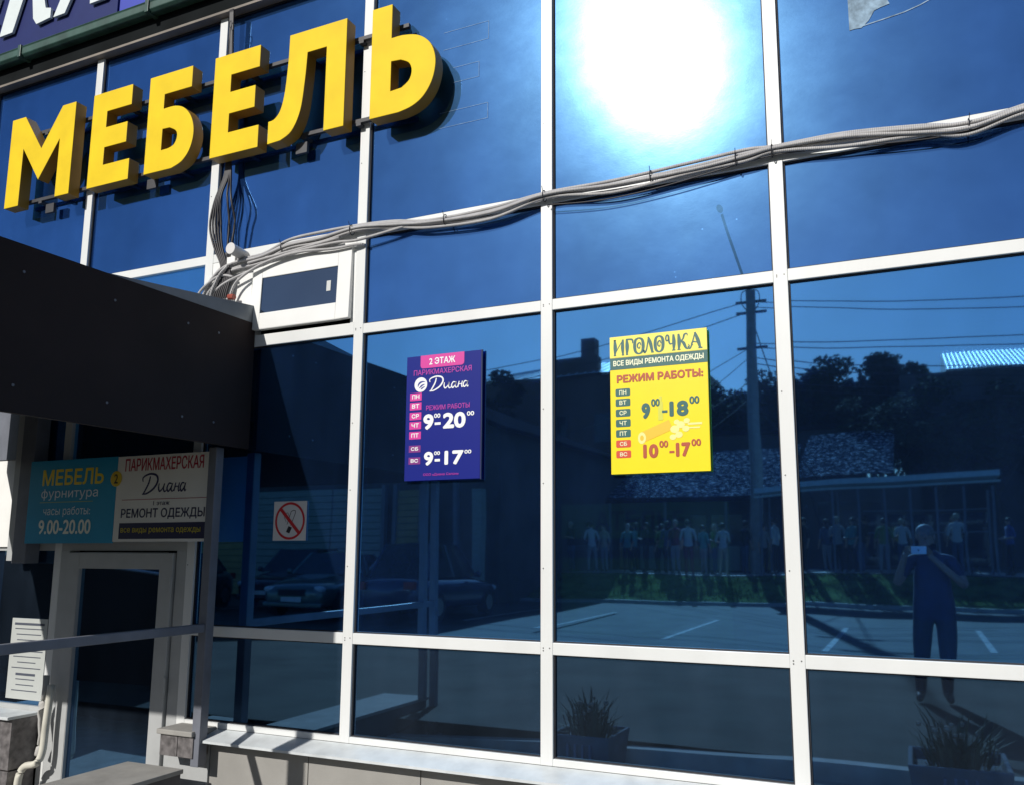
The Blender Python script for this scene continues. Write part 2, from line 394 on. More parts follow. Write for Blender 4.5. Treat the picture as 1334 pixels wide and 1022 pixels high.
strip('verge_kerb', [(-19.6, -0.01), (-19.6, 0.10), (-19.75, 0.10), (-19.75, -0.01)], -40, 14, M_KERB)
strip('grass_bank', [(-19.75, 0.06), (-20.6, 0.28), (-21.6, 0.62), (-22.3, 0.78)], -40, 30, M_SOIL)
strip('pavement', [(-22.3, 0.80), (-26.0, 0.82)], -40, 30, M_PAVE)
mk = MB()
for x, ya, yb in ((-16.2, -12, -17), (-13.2, -12.9, -16.8), (-11.5, -13.6, -18.5), (-9.2, -12, -17), (-7.0, -11, -15.8), (-4.1, -9.8, -14.2), (-1.37, -9, -13.5), (0.95, -9.8, -14), (3.6, -9.8, -14), (6.2, -9.8, -14)):
    mk.box(x - 0.05, x + 0.05, yb, ya, 0.002, 0.005)
tag(mk.build('parking_markings', M_PAINT), kind='structure')
# grass blades on the bank
mb = MB()
for i in range(5200):
    x = random.uniform(-22, 8); t = random.random(); y = -19.9 - 2.3 * t; z = 0.08 + 0.70 * t
    if random.random() < 0.25 * (1 + sin(x * 1.3)): continue
    h = random.uniform(.03, .10); a = random.uniform(0, pi); w = 0.02; dx, dy = cos(a) * w, sin(a) * w
    mb.add([(x - dx, y - dy, z), (x + dx, y + dy, z), (x + random.uniform(-.05, .05), y + random.uniform(-.05, .05), z + h)], [(0, 1, 2)])
M_GRASS = mat("grass_blade", (0.085, 0.13, 0.05), 0.9, var=0.5, scale=1, spec=0.05)
tag(mb.build('grass', M_GRASS, fix=False), 'rough green grass on the bank between parking lot and pavement', 'grass', kind='stuff')

# ================================================================== BUILDING
MX = [-0.590 + 1.4016 * k for k in range(-8, 5)]
Z_S0, Z_S = 0.297, 0.336
Z_T1 = (0.9075, 0.9765); Z_T2 = (2.961, 3.029); Z_T3 = (3.655, 3.7236); Z_TOP = 5.70
W = 0.0765 / 2
XL_LOW = -6.95
bld = tag(empty('shop_building', (0, 0, 0)), 'shop front of dark blue mirror glass held in a white metal grid', 'building')
for x in MX:
    z0 = Z_S0 if x > -4.9 else (3.1 if x < -7 else -0.5)
    if abs(x + 6.197) < .05: z0 = -0.5
    m_ = MB().box(x - W, x + W, 0.0, 0.10, z0, Z_TOP)
    o = m_.build('mullion', M_WHITE, bld, bevel=0.003)
tilt = random.Random(21)
# transoms: one piece per bay, butting on the mullions
def bay(i): return MX[i] + W, MX[i + 1] - W
for i in range(len(MX) - 1):
    a, b = bay(i); xc = (a + b) / 2
    left = xc < -4.9
    rows = [Z_T3]
    if not left or xc < -6.3: pass
    if not left: rows += [Z_T2, Z_T1]
    elif -6.3 < xc: rows += []
    for z0, z1 in rows:
        if z0 == Z_T2[0] and -4.8 < xc < -3.4: z1 = 3.045
        box('transom', a, b, 0.0015, 0.09, z0, z1, M_WHITE, bld, bevel=0.003)
    if not left: box('bottom_rail', a, b, 0.0015, 0.09, Z_S0, Z_S, M_WHITE, bld, bevel=0.002)
    # dark gasket shadow gap round each pane is real: panes sit 30 mm back
    zs = [(3.7236, Z_TOP, GL_UP)]
    if not left:
        if not (-4.8 < xc < -3.4): zs.append((3.029, 3.655, GL_UP))
        zs += [(0.9765, 2.961, GL_LO), (Z_S, 0.9075, GL_BT)]
    for z0, z1, gm in zs:
        q = MB().box(a - .01, b + .01, 0.032, 0.037, z0 - .01, z1 + .01)
        tx_, tz_ = tilt.uniform(-.0011, .0011), tilt.uniform(-.0009, .0009)   # every sealed unit sits a hair out of true
        q.v = [(x_, y_ + (x_ - (a + b) / 2) * tx_ + (z_ - (z0 + z1) / 2) * tz_, z_) for x_, y_, z_ in q.v]
        q.build('pane', gm, bld)
        g = MB(); w = .008
        g.box(a, a + w, .018, .029, z0, z1).box(b - w, b, .018, .029, z0, z1).box(a + w, b - w, .018, .029, z0, z0 + w).box(a + w, b - w, .018, .029, z1 - w, z1)
        g.build('gasket', M_GASKET, bld)
# screws at the crossings
sc = MB()
for x in MX:
    if x < -5 or x > 1: continue
    for z in (0.93, 0.945, 2.99, 3.0, 1.4, 1.9, 2.35, 4.2, 4.9):
        for dx in ((-.02, .02) if z in (0.945, 3.0) else (-.02,)):
            sc.tube([(x + dx, 0.001, z), (x + dx, -0.002, z)], 0.004, 6)
sc.build('screw', mat("screw_head", (0.12, 0.12, 0.12), 0.4, metal=0.7), bld)['kind'] = 'stuff'
# left lower part: bays under the canopy
# bay C-D between T2 and T3: pvc infill + hopper casement
box('infill_panel', -4.757, -4.362, 0.004, 0.06, 3.030 + .016, 3.654, M_PVC, bld, bevel=0.002)
fr = MB().box(-4.358, -3.432, 0.006, 0.07, 3.58, 3.654).box(-4.358, -4.31, 0.006, 0.07, 3.046, 3.58).box(-3.47, -3.432, 0.006, 0.07, 3.046, 3.58)
wf = fr.build('window_frame', M_PVC, bld, bevel=0.004)
import mathutils
hinge = Matrix.Translation((0, 0.0, 3.60)) @ Matrix.Rotation(radians(-2.2), 4, 'X') @ Matrix.Translation((0, 0, -3.60))
def sash_mesh():
    q = MB(); a, b, c, d = -4.335, -3.455, 3.075, 3.60; g = 0.0
    gx0, gx1, gz0, gz1 = -4.245, -3.568, 3.195, 3.462
    q.box(a, gx0, -.016, .02, c, d).box(gx1, b, -.016, .02, c, d).box(gx0, gx1, -.016, .02, c, gz0).box(gx0, gx1, -.016, .02, gz1, d)
    q.v = [tuple(hinge @ Vector(v)) for v in q.v]; return q
sash = sash_mesh().build('window_sash', M_PVC, bld, bevel=0.004)
GL_CAS = glass_mat("casement_glass", (0.16, 0.21, 0.30), (0.12, 0.16, 0.18), (0.010, 0.014, 0.020), [], dirt=0.5)
q = MB().box(-4.25, -3.56, -.008, -.004, 3.19, 3.468); q.v = [tuple(hinge @ Vector(v)) for v in q.v]; q.build('pane', GL_CAS, sash)
q = MB().box(-3.66, -3.625, -.0105, -.009, 3.29, 3.365); q.v = [tuple(hinge @ Vector(v)) for v in q.v]; q.build('sticker', ink(.55, .56, .55), sash)
# sill and cladding
mb = MB()
x = -4.45
for a, b in ((-4.45, 4.9),):
    mb.prism_yz([(0.0, 0.2955), (-0.165, 0.252), (-0.165, 0.237), (-0.158, 0.237), (-0.158, 0.247), (0.0, 0.2895)][::-1], a, b)
mb.build('sill', M_SILL, bld)
cx = [-4.45, -3.625, -2.79, -1.96, -1.13, -0.3, 0.53, 1.36, 2.19, 3.02, 3.85]
for a, b in zip(cx[:-1], cx[1:]): box('cladding_panel', a + .003, b - .003, -0.05, -0.02, -0.45, 0.245, M_CLAD, bld, bevel=0.002)
box('plinth_wall', -4.45, 5.0, -0.018, 0.06, -0.7, 0.29, M_DKMET, bld)
# ledge, soffit, gutter
box('ledge', -9.6, 5.0, -0.056, 0.12, 5.702, 5.722, M_LEDGE, bld)
box('fascia_board', -9.6, 5.0, -0.05, 0.2, 5.724, 5.93, M_SOF, bld)
for a, b in ((-9.6, -7.07), (-7.065, -5.50), (-5.495, -3.2), (-3.195, 5.0)):
    q = MB(); q.prism_yz([(-0.055, 5.87), (-0.12, 5.862), (-0.145, 5.885), (-0.145, 5.945), (-0.155, 5.955), (-0.14, 5.965), (-0.055, 5.965)], a, b)
    q.build('gutter', M_GUT, bld, bevel=0.006)
for x in (-7.067, -5.497, -3.197): box('gutter_joint', x - .02, x + .02, -0.16, -0.05, 5.855, 5.972, M_GUT, bld, bevel=0.004)
box('parapet_wall', -9.6, 5.0, -0.02, 0.5, 5.97, 8.4, mat("dark_wall_render", (0.10, 0.10, 0.13), 0.8), bld)
# interior
q = MB(); q.box(-9.6, 5.0, 2.8, 2.9, -0.6, 5.7); q.box(-9.6, 5.0, 0.14, 2.8, -0.65, -0.6); q.box(-9.6, 5.0, 0.14, 2.8, 3.3, 3.4)
q.box(-9.6, -9.5, 0.14, 2.8, -0.6, 5.7); q.box(4.9, 5.0, 0.14, 2.8, -0.6, 5.7)
q.build('interior_wall', M_DARKIN, bld)
box('building_side', 4.9, 5.0, -0.02, 0.13, -0.6, 5.7, M_WHITE, bld)

# ---- entrance under the canopy (x -6.95 .. -4.8)
M_DOOR = mat("shade_greyed_door_frame", (0.42, 0.43, 0.43), 0.4, var=0.05)  # white frames; the shade under the canopy is put into this grey
M_BLK = mat("black_seal", (0.02, 0.02, 0.02), 0.5)
DO = empty('door', (0, 0, 0)); DO.parent = bld
box('transom', -6.158, -4.834, 0.002, 0.09, 1.50, 1.57, M_DOOR, bld, bevel=0.003)
box('pane', -6.165, -4.828, 0.030, 0.036, 1.565, 3.665, GL_LO, bld)
box('jamb', -6.158, -6.06, 0.001, 0.09, -0.5, 1.50, M_DOOR, DO, bevel=0.003)
box('jamb', -4.93, -4.834, 0.001, 0.09, -0.5, 1.50, M_DOOR, DO, bevel=0.003)
q = MB().box(-6.05, -5.92, -0.02, 0.05, -0.48, 1.485).box(-5.07, -4.945, -0.02, 0.05, -0.48, 1.485).box(-5.92, -5.07, -0.02, 0.05, 1.365, 1.485).box(-5.92, -5.07, -0.02, 0.05, -0.48, -0.2)
q.build('door_leaf', M_DOOR, DO, bevel=0.005)
box('door_glass', -5.93, -5.06, 0.01, 0.015, -0.21, 1.375, GL_BT, DO)
for z in (1.25, 0.55, -0.1):
    MB().tube([(-4.937, -0.03, z - .06), (-4.937, -0.03, z + .06)], 0.012, 8).build('hinge', M_DOOR, DO)
# side pane left of the door with a low granite plinth
box('bottom_rail', -6.98, -6.237, 0.002, 0.09, 0.26, 0.31, M_DOOR, bld)
box('transom', -6.98, -6.237, 0.002, 0.09, 1.50, 1.56, M_DOOR, bld)
box('pane', -6.98, -6.23, 0.030, 0.036, 0.30, 1.51, GL_BT, bld)
box('pane', -6.80, -6.23, 0.030, 0.036, 1.55, 3.665, GL_LO, bld)
for z0, z1 in ((-.5, -.12), (-.11, .25)):
    box('granite_tile', -6.95, -6.50, -0.22, -0.01, z0, z1, M_STONE, bld, bevel=0.003); box('granite_tile', -6.495, -6.24, -0.22, -0.01, z0, z1, M_STONE, bld, bevel=0.003)
box('window_ledge', -6.81, -6.235, -0.26, 0.0, 0.253, 0.275, M_SILL, bld, bevel=0.004)
# pilaster with cap right of the door
for a, b in ((-4.755, -4.60), (-4.595, -4.46)): box('granite_tile', a, b, -0.20, -0.06, 0.14, 0.275, M_STONE, bld, bevel=0.003)
box('pilaster_cap', -4.775, -4.455, -0.22, -0.0, 0.278, 0.312, M_CONC, bld, bevel=0.006)
box('pilaster', -4.83, -4.46, -0.055, 0.06, -0.5, 0.277, M_DOOR, bld)
# corner column and return wall of the vestibule (left)
box('column', -6.57, -6.41, -0.12, -0.001, 1.40, 2.955, M_POSTG, bld, bevel=0.005)
box('side_frame', -6.66, -6.585, -0.10, -0.001, 1.42, 2.955, M_DOOR, bld)
M_WALLW = mat("white_render_wall", (0.80, 0.80, 0.77), 0.8, var=0.05, scale=4)
box('rendered_wall', -12, -6.67, -0.02, 0.029, 1.53, 2.24, M_WALLW, bld)
box('upper_wall', -12, -6.67, -0.03, 0.029, 2.245, 3.64, M_POSTG, bld)
box('rendered_wall_base', -12, -6.99, -0.05, 0.2, -0.5, 1.52, M_POSTG, bld)

# ================================================================== CANOPY
can = tag(empty('entrance_canopy', (-5.8, -1.4, 2.2)), 'dark brown boxed canopy jutting out over the entrance door', 'canopy')
box('side_panel', -4.33, -4.30, -2.90, -0.005, 2.215, 3.13, M_CANOPY, can)
box('front_panel', -6.88, -4.331, -2.90, -2.87, 2.215, 3.13, M_CANOPY, can)
box('far_panel', -6.91, -6.882, -2.90, -0.13, 2.215, 3.13, M_CANOPY, can)
box('roof', -6.87, -4.335, -2.86, -0.005, 3.02, 3.06, M_FLASH, can)
box('ceiling', -6.87, -4.335, -2.86, -0.005, 2.96, 2.99, mat("canopy_ceiling", (0.012, 0.011, 0.012), 1.0, spec=0.03), can)
q = MB().prism_yz([(-1.25, 3.131), (-0.003, 3.131), (-0.003, 3.262)], -6.86, -4.302); q.build('roof_flashing', M_FLASH, can)
q = MB()
for y in (-0.35, -0.62, -1.18, -1.75, -2.3):
    for z in (2.36, 2.98): q.tube([(-4.30, y, z), (-4.2965, y, z)], 0.008, 6)
q.build('rivet', M_POSTG, can)
# ramp parapet, posts and handrail
par = tag(empty('ramp_parapet', (-4.73, -1.4, -0.5)), 'low grey ramp parapet running out from the door pilaster', 'low wall')
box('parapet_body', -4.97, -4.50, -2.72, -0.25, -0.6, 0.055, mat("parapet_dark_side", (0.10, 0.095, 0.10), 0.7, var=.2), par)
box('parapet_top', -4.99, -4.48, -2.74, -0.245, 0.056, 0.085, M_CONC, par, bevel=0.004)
rail = tag(empty('ramp_railing', (-4.45, -1.4, 0)), 'grey square steel railing with two posts beside the ramp', 'railing')
box('post', -4.485, -4.415, -0.19, -0.12, 0.087, 2.215, M_POSTG, rail, bevel=0.004)
box('post', -4.485, -4.415, -2.80, -2.742, -0.3, 2.215, M_POSTG, rail, bevel=0.004)
box('post', -4.485, -4.42, -2.60, -2.54, 0.087, 2.215, M_POSTG, rail, bevel=0.004)
box('top_rail', -4.475, -4.425, -2.74, -0.19, 0.955, 1.01, M_POSTG, rail, bevel=0.004)
MB().tube([(-4.45, -2.77, -0.33), (-4.45, -2.77, -0.27)], 0.10, 14).build('post_foot', M_POSTG, rail)
scr = tag(empty('added_dark_screen', (-10, -3.3, -.5)), 'added dark sheet with a thin bright top edge, darkens what the door glass reflects', 'screen')  # added so that the door glass has something dark to reflect
q = MB().prism_xz([(-12.6, -.7), (-8.15, -.7), (-8.15, 1.14), (-10.3, 1.32), (-12.6, 1.5)], -3.33, -3.30); q.build('sheet', M_CANOPY, scr)
MB().tube([(-12.6, -3.30, 1.52), (-10.3, -3.30, 1.34), (-8.15, -3.30, 1.16)], .014, 6).build('top_edge', M_TIN0, scr)

# ================================================================== signs above the door
def sign_board(name, x0, x1, z0, z1, y, m, label, parent_cat='sign'):
    r = tag(empty(name, ((x0 + x1) / 2, y, z0)), label, parent_cat)
    box('board', x0, x1, y, y + .012, z0, z1, m, r)
    return r
YS = -0.150
M_TEAL = mat("teal_sign_print", (0.006, 0.30, 0.52), 0.5, var=0.03)
t1 = sign_board('teal_sign', -6.39, -5.425, 1.555, 2.197, YS, M_TEAL, 'teal sign with yellow word above opening hours, above the entrance door')
yy = YS - .0015
text("МЕБЕЛЬ", -6.24, -5.56, 2.00, 2.125, yy, ink(.90, .68, .03), t1, bold=0.03)
text("фурнитура", -6.24, -5.61, 1.885, 1.975, yy, ink(.80, .86, .88), t1)
box('line', -6.25, -5.66, yy, yy + .0008, 1.868, 1.872, ink(.45, .55, .10), t1)
text("часы работы:", -6.20, -5.68, 1.755, 1.835, yy, ink(.75, .84, .86), t1)
text("9.00-20.00", -6.24, -5.66, 1.625, 1.735, yy, ink(.90, .92, .80), t1, bold=0.03)
t2 = sign_board('white_sign', -5.42, -4.455, 1.565, 2.193, YS, ink(.80, .78, .73), 'white sign with red heading and navy stripe, right of the teal sign')
text("ПАРИКМАХЕРСКАЯ", -5.34, -4.565, 2.08, 2.175, yy, ink(.45, .02, .05), t2, bold=0.015)
ribbon(DIANA, -5.16, -4.72, 1.90, 2.06, yy, ink(.02, .02, .09), t2)
box('line', -5.35, -4.50, yy, yy + .0008, 1.868, 1.872, ink(.35, .03, .06), t2)
text("1 этаж", -5.03, -4.87, 1.825, 1.855, yy, ink(.02, .02, .07), t2, bold=0.01)
text("РЕМОНТ ОДЕЖДЫ", -5.35, -4.53, 1.725, 1.805, yy, ink(.02, .02, .07), t2, bold=0.02)
box('stripe', -5.36, -4.458, yy, yy + .0008, 1.585, 1.70, ink(.012, .012, .06), t2)
text("все виды ремонта одежды", -5.34, -4.56, 1.62, 1.665, yy - .0008, ink(.55, .45, .03), t2, bold=0.01)
q = MB().tube([(-5.425, YS - .002, 2.03), (-5.425, YS - .004, 2.03)], 0.058, 24); dd = q.build('badge', ink(.72, .50, .02), t1)
text("2", -5.445, -5.405, 1.995, 2.065, YS - .0045, ink(.03, .02, .02), t1, bold=0.02)
# notice sheet on the pane left of the door
nt = tag(box('notice_sheet', -6.69, -6.27, 0.022, 0.024, 0.345, 0.965, ink(.48, .50, .48)), 'white printed notice sheet on the glass left of the door', 'notice')
for k in range(13):
    z = 0.93 - k * 0.043; hw = random.uniform(.10, .18); hb = .018 if k in (0, 4, 9) else .007
    box('print_line', -6.48 - hw, -6.48 + hw, 0.0205, 0.0215, z - hb, z, ink(.08, .09, .12), nt)
# drain pipe
dp = tag(MB().tube(smooth_path([(-6.02, -0.09, 0.50), (-6.03, -0.10, 0.2), (-6.03, -0.11, 0.02), (-6.06, -0.13, -0.06), (-6.16, -0.15, -0.09), (-6.2, -0.16, -0.2), (-6.2, -0.16, -0.5)], 5), 0.026, 10).build('door_pull_pipe', mat("ivory_pipe", (.62, .60, .52), .4), smooth=True), 'ivory bent pipe standing beside the left door jamb', 'pipe')
cl = MB().tube(smooth_path([(-6.11, -.07, .56), (-6.08, -.09, .42), (-6.12, -.08, .28), (-6.08, -.09, .1), (-6.11, -.08, -.02)], 5), [.012, .03, .035, .03, .02] and 0.03, 8, ry=.5)
tag(cl.build('rag', mat("pale_cloth", (.45, .44, .42), .9), smooth=True), 'pale rag hanging in a strip between pipe and notice', 'rag')

# ================================================================== channel letters
LY0, LY1 = -0.148, -0.048
def rnd(pts, a, b, k=5):
    """smooth the run of points a..b (inclusive) of a polygon"""
    run = smooth_path([(p[0], p[1], 0) for p in pts[a:b + 1]], k)
    return pts[:a] + [(p.x, p.y) for p in run] + pts[b + 1:]
LET = {
 'М': [[(-7.065, 4.425), (-7.065, 5.247), (-6.895, 5.247), (-6.650, 4.905), (-6.420, 5.247), (-6.255, 5.247), (-6.255, 4.425), (-6.425, 4.425), (-6.425, 4.945), (-6.655, 4.62), (-6.885, 4.945), (-6.885, 4.425)]],
 'Е': [[(-6.040, 4.425), (-6.040, 5.247), (-5.590, 5.247), (-5.590, 5.070), (-5.868, 5.070), (-5.868, 4.930), (-5.620, 4.930), (-5.620, 4.753), (-5.868, 4.753), (-5.868, 4.602), (-5.568, 4.602), (-5.568, 4.425)]],
 'Б': [rnd([(-5.395, 4.425), (-5.395, 5.247), (-4.938, 5.247), (-4.938, 5.070), (-5.225, 5.070), (-5.225, 4.948), (-5.10, 4.946), (-5.00, 4.905), (-4.92, 4.81), (-4.888, 4.685), (-4.915, 4.555), (-4.99, 4.465), (-5.10, 4.425)], 5, 12),
       rnd([(-5.222, 4.775), (-5.145, 4.772), (-5.075, 4.73), (-5.062, 4.675), (-5.09, 4.62), (-5.15, 4.600), (-5.222, 4.598)], 1, 5)],
 'Е2': [[(-4.708, 4.425), (-4.708, 5.247), (-4.260, 5.247), (-4.260, 5.070), (-4.536, 5.070), (-4.536, 4.930), (-4.290, 4.930), (-4.290, 4.753), (-4.536, 4.753), (-4.536, 4.602), (-4.240, 4.602), (-4.240, 4.425)]],
 'Л': [rnd(rnd([(-4.150, 4.425), (-4.150, 4.602), (-4.095, 4.612), (-4.043, 4.67), (-4.010, 4.80), (-3.990, 5.03), (-3.985, 5.247), (-3.472, 5.247), (-3.472, 4.425), (-3.645, 4.425), (-3.645, 5.070), (-3.815, 5.070), (-3.828, 4.86), (-3.858, 4.63), (-3.930, 4.485), (-4.03, 4.432)], 11, 15), 1, 6)],
 'Ь': [rnd([(-3.255, 4.425), (-3.255, 5.247), (-3.090, 5.247), (-3.090, 4.990), (-2.99, 4.988), (-2.87, 4.955), (-2.775, 4.87), (-2.735, 4.745), (-2.755, 4.61), (-2.82, 4.505), (-2.91, 4.448), (-3.02, 4.425)], 3, 11),
       rnd([(-3.088, 4.815), (-3.01, 4.808), (-2.945, 4.770), (-2.922, 4.71), (-2.94, 4.645), (-3.0, 4.602), (-3.088, 4.595)], 1, 5)],
}
sign = tag(empty('channel_letter_sign', (-4.9, -0.1, 4.42)), 'large yellow block letters on dark rails across the upper glass', 'letter sign')
for k, loops in LET.items():
    bm = bmesh.new(); edges = []
    for lp in loops:
        vs = [bm.verts.new((x, LY0, z)) for x, z in lp]
        edges += [bm.edges.new((vs[i], vs[(i + 1) % len(vs)])) for i in range(len(vs))]
    bmesh.ops.triangle_fill(bm, use_beauty=True, edges=edges)
    faces = list(bm.faces)
    for f in faces: f.material_index = 0
    ret = bmesh.ops.extrude_face_region(bm, geom=faces)
    nv = [g for g in ret['geom'] if isinstance(g, bmesh.types.BMVert)]
    bmesh.ops.translate(bm, verts=nv, vec=(0, LY1 - LY0, 0))
    bmesh.ops.recalc_face_normals(bm, faces=bm.faces)
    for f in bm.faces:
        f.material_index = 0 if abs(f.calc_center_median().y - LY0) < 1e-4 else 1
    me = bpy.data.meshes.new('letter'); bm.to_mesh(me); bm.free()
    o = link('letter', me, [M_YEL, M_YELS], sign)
    b = o.modifiers.new("bevel", 'BEVEL'); b.width = 0.004; b.segments = 2; b.limit_method = 'ANGLE'
for z in (4.50, 5.135): box('rail', -7.0, -3.02, -0.046, -0.018, z - .014, z + .014, M_DKMET, sign)
for x in (-6.75, -6.5, -5.72, -5.15, -4.45, -3.9, -3.42):
    for z in (4.50, 5.135): box('bracket', x - .02, x + .02, -0.046, -0.001 if abs(x + 3.42) < .04 else 0.029, z - .035, z - .0145, M_DKMET, sign)
for x in (-6.62, -5.42, -3.92): box('transformer_box', x - .05, x + .05, -0.044, -0.02, 4.36, 4.44, M_DKMET, sign)

# upper blue sign "...ЕКА"
eka = tag(empty('fascia_sign', (-6.9, -0.1, 6.0)), 'blue fascia sign with white slanted letters above the gutter', 'sign')
box('board', -10, -5.93, -0.09, -0.02, 6.0, 7.6, M_SIGNB, eka)
box('board', -5.92, -3.4, -0.075, -0.02, 6.0, 7.6, ink(.03, .05, .42), eka)
zb, zt = 5.925, 6.62
K = [(-7.05, zb), (-6.88, zb), (-6.86, zb + .05), (-6.76, zb + .34), (-6.66, zb + .30), (-6.62, zb + .06), (-6.57, zb - .005), (-6.40, zb + .01), (-6.40, zb + .10), (-6.47, zb + .12), (-6.56, zb + .42), (-6.30, zt), (-6.50, zt), (-6.72, zb + .48), (-6.66, zt), (-6.86, zt)]
A = [(-6.36, zb), (-6.22, zb), (-6.13, zb + .17), (-5.93, zb + .17), (-5.92, zb + .0), (-5.74, zb + .0), (-5.70, zb + .05), (-5.78, zb + .09), (-5.86, zt), (-6.02, zt)]
EE = [(-7.62, zb), (-7.16, zb), (-7.10, zb + .16), (-7.36, zb + .15), (-7.32, zb + .28), (-7.13, zb + .28), (-7.09, zb + .40), (-7.28, zb + .40), (-7.22, zb + .56), (-6.98, zb + .56), (-6.95, zt), (-7.38, zt)]
for P_ in (EE, K, A):
    q = MB().prism_xz([(x * 1.053, 1.5 + (z - 1.5) * 1.053) for x, z in P_], -.125, -.10); q.build('letter', M_SIGNW, eka, bevel=.002)

# ================================================================== posters
def poster(name, x0, x1, z0, z1, board_m, label):
    r = tag(empty(name, ((x0 + x1) / 2, 0.0, z0)), label, 'poster')
    box('board', x0, x1, 0.001, 0.018, z0, z1, board_m, r, bevel=0.001)
    U = lambda u: x0 + (x1 - x0) * u
    V = lambda v: z1 - (z1 - z0) * v
    def rect(u0, u1, v0, v1, m, y=-0.0002, rad=0.0, name='print_block'):
        xa, xb, za, zb_ = U(u0), U(u1), V(v1), V(v0)
        if rad == 0: pts = [(xa, za), (xb, za), (xb, zb_), (xa, zb_)]
        else:
            pts = []
            for cx_, cz_, a0 in ((xb - rad, za + rad, -90), (xb - rad, zb_ - rad, 0), (xa + rad, zb_ - rad, 90), (xa + rad, za + rad, 180)):
                pts += [(cx_ + rad * cos(radians(a0 + t)), cz_ + rad * sin(radians(a0 + t))) for t in (0, 30, 60, 90)]
        mb_ = MB(); n_ = len(pts); mb_.add([(a, y, b) for a, b in pts], [tuple(range(n_))]); return mb_.build(name, m, r, fix=False)
    def tx(s, u0, u1, v0, v1, m, bold=0.0, shear=0.0, y=-0.0006): return text(s, U(u0), U(u1), V(v1), V(v0), y, m, r, bold, shear)
    return r, rect, tx, U, V
MG = ink(.62, .03, .30); MGT = ink(.42, .03, .36); MGD = ink(.20, .02, .20); WHT = ink(.82, .83, .84)
M_PBLUE = mat("poster_blue", (0.005, 0.013, 0.20), 0.45, spec=0.2, var=0.02)
pb, rect, tx, U, V = poster('blue_poster', -2.993, -2.442, 1.945, 2.758, M_PBLUE, 'blue poster with pink day tabs and white opening hours on the glass')
rect(.19, .78, -.0, .105, MG, rad=.02); rect(.19, .78, 0.0, .04, MG, y=-.0003)
tx("2 ЭТАЖ", .31, .66, .025, .08, WHT, .03)
tx("ПАРИКМАХЕРСКАЯ", .10, .88, .115, .16, MGT, .02)
q = MB(); 
q.add([(U(.20) + .048 * cos(2 * pi * k / 28), -0.0004, V(.235) + .048 * sin(2 * pi * k / 28)) for k in range(28)], [tuple(range(28))]); q.build('logo_disc', WHT, pb, fix=False)
ribbon([[(.25, .25, .02), (.3, .5, .16), (.45, .7, .2), (.7, .78, .12), (.9, .7, .02)], [(.35, .12, .02), (.5, .3, .16), (.68, .45, .14), (.85, .5, .02)], [(.5, .02, .05), (.62, .12, .14), (.85, .3, .04)]], U(.12), U(.28), V(.275), V(.195), -.0007, ink(.03, .04, .25), pb, 'logo_curl')
ribbon(DIANA, U(.31), U(.84), V(.30), V(.175), -.0006, WHT, pb)
for s_, v0, v1, m_ in (("ПН", .30, .36, MG), ("ВТ", .375, .435, MG), ("СР", .455, .515, MG), ("ЧТ", .53, .59, MG), ("ПТ", .61, .67, MG), ("СБ", .72, .775, MGD), ("ВС", .815, .87, MGD)):
    rect(.055, .215, v0, v1, m_); tx(s_, .085, .185, v0 + .012, v1 - .014, WHT, .04)
tx("РЕЖИМ РАБОТЫ", .28, .86, .405, .445, MGT, .02)
tx("9", .245, .385, .475, .60, WHT, .06); tx("00", .39, .475, .475, .51, WHT, .05); rect(.40, .48, .545, .565, WHT, y=-.0006)
tx("20", .51, .81, .475, .60, WHT, .06); tx("00", .825, .92, .475, .51, WHT, .05)
tx("9", .265, .39, .775, .885, WHT, .06); tx("00", .40, .48, .775, .805, WHT, .05); rect(.41, .48, .835, .855, WHT, y=-.0006)
tx("17", .54, .79, .775, .885, WHT, .06); tx("00", .80, .89, .775, .805, WHT, .05)
tx("ООО «Диана Салон»", .26, .73, .945, .968, MGT, .02)
q = MB().box(-2.4415, -2.436, .004, .018, 1.94, 2.76); q.build('edge', ink(.015, .02, .09), pb)

DG = ink(.012, .105, .10); RD = ink(.42, .07, .02); REDB = ink(.62, .06, .02)
M_PYEL = mat("poster_yellow", (0.88, 0.70, 0.008), 0.32, var=0.02)
py, rect, tx, U, V = poster('yellow_poster', -1.583, -1.006, 1.938, 2.746, M_PYEL, 'yellow poster with green stripe and opening hours on the glass')
rect(0, 1, .0, .155, ink(.88, .76, .10), y=-.0001)
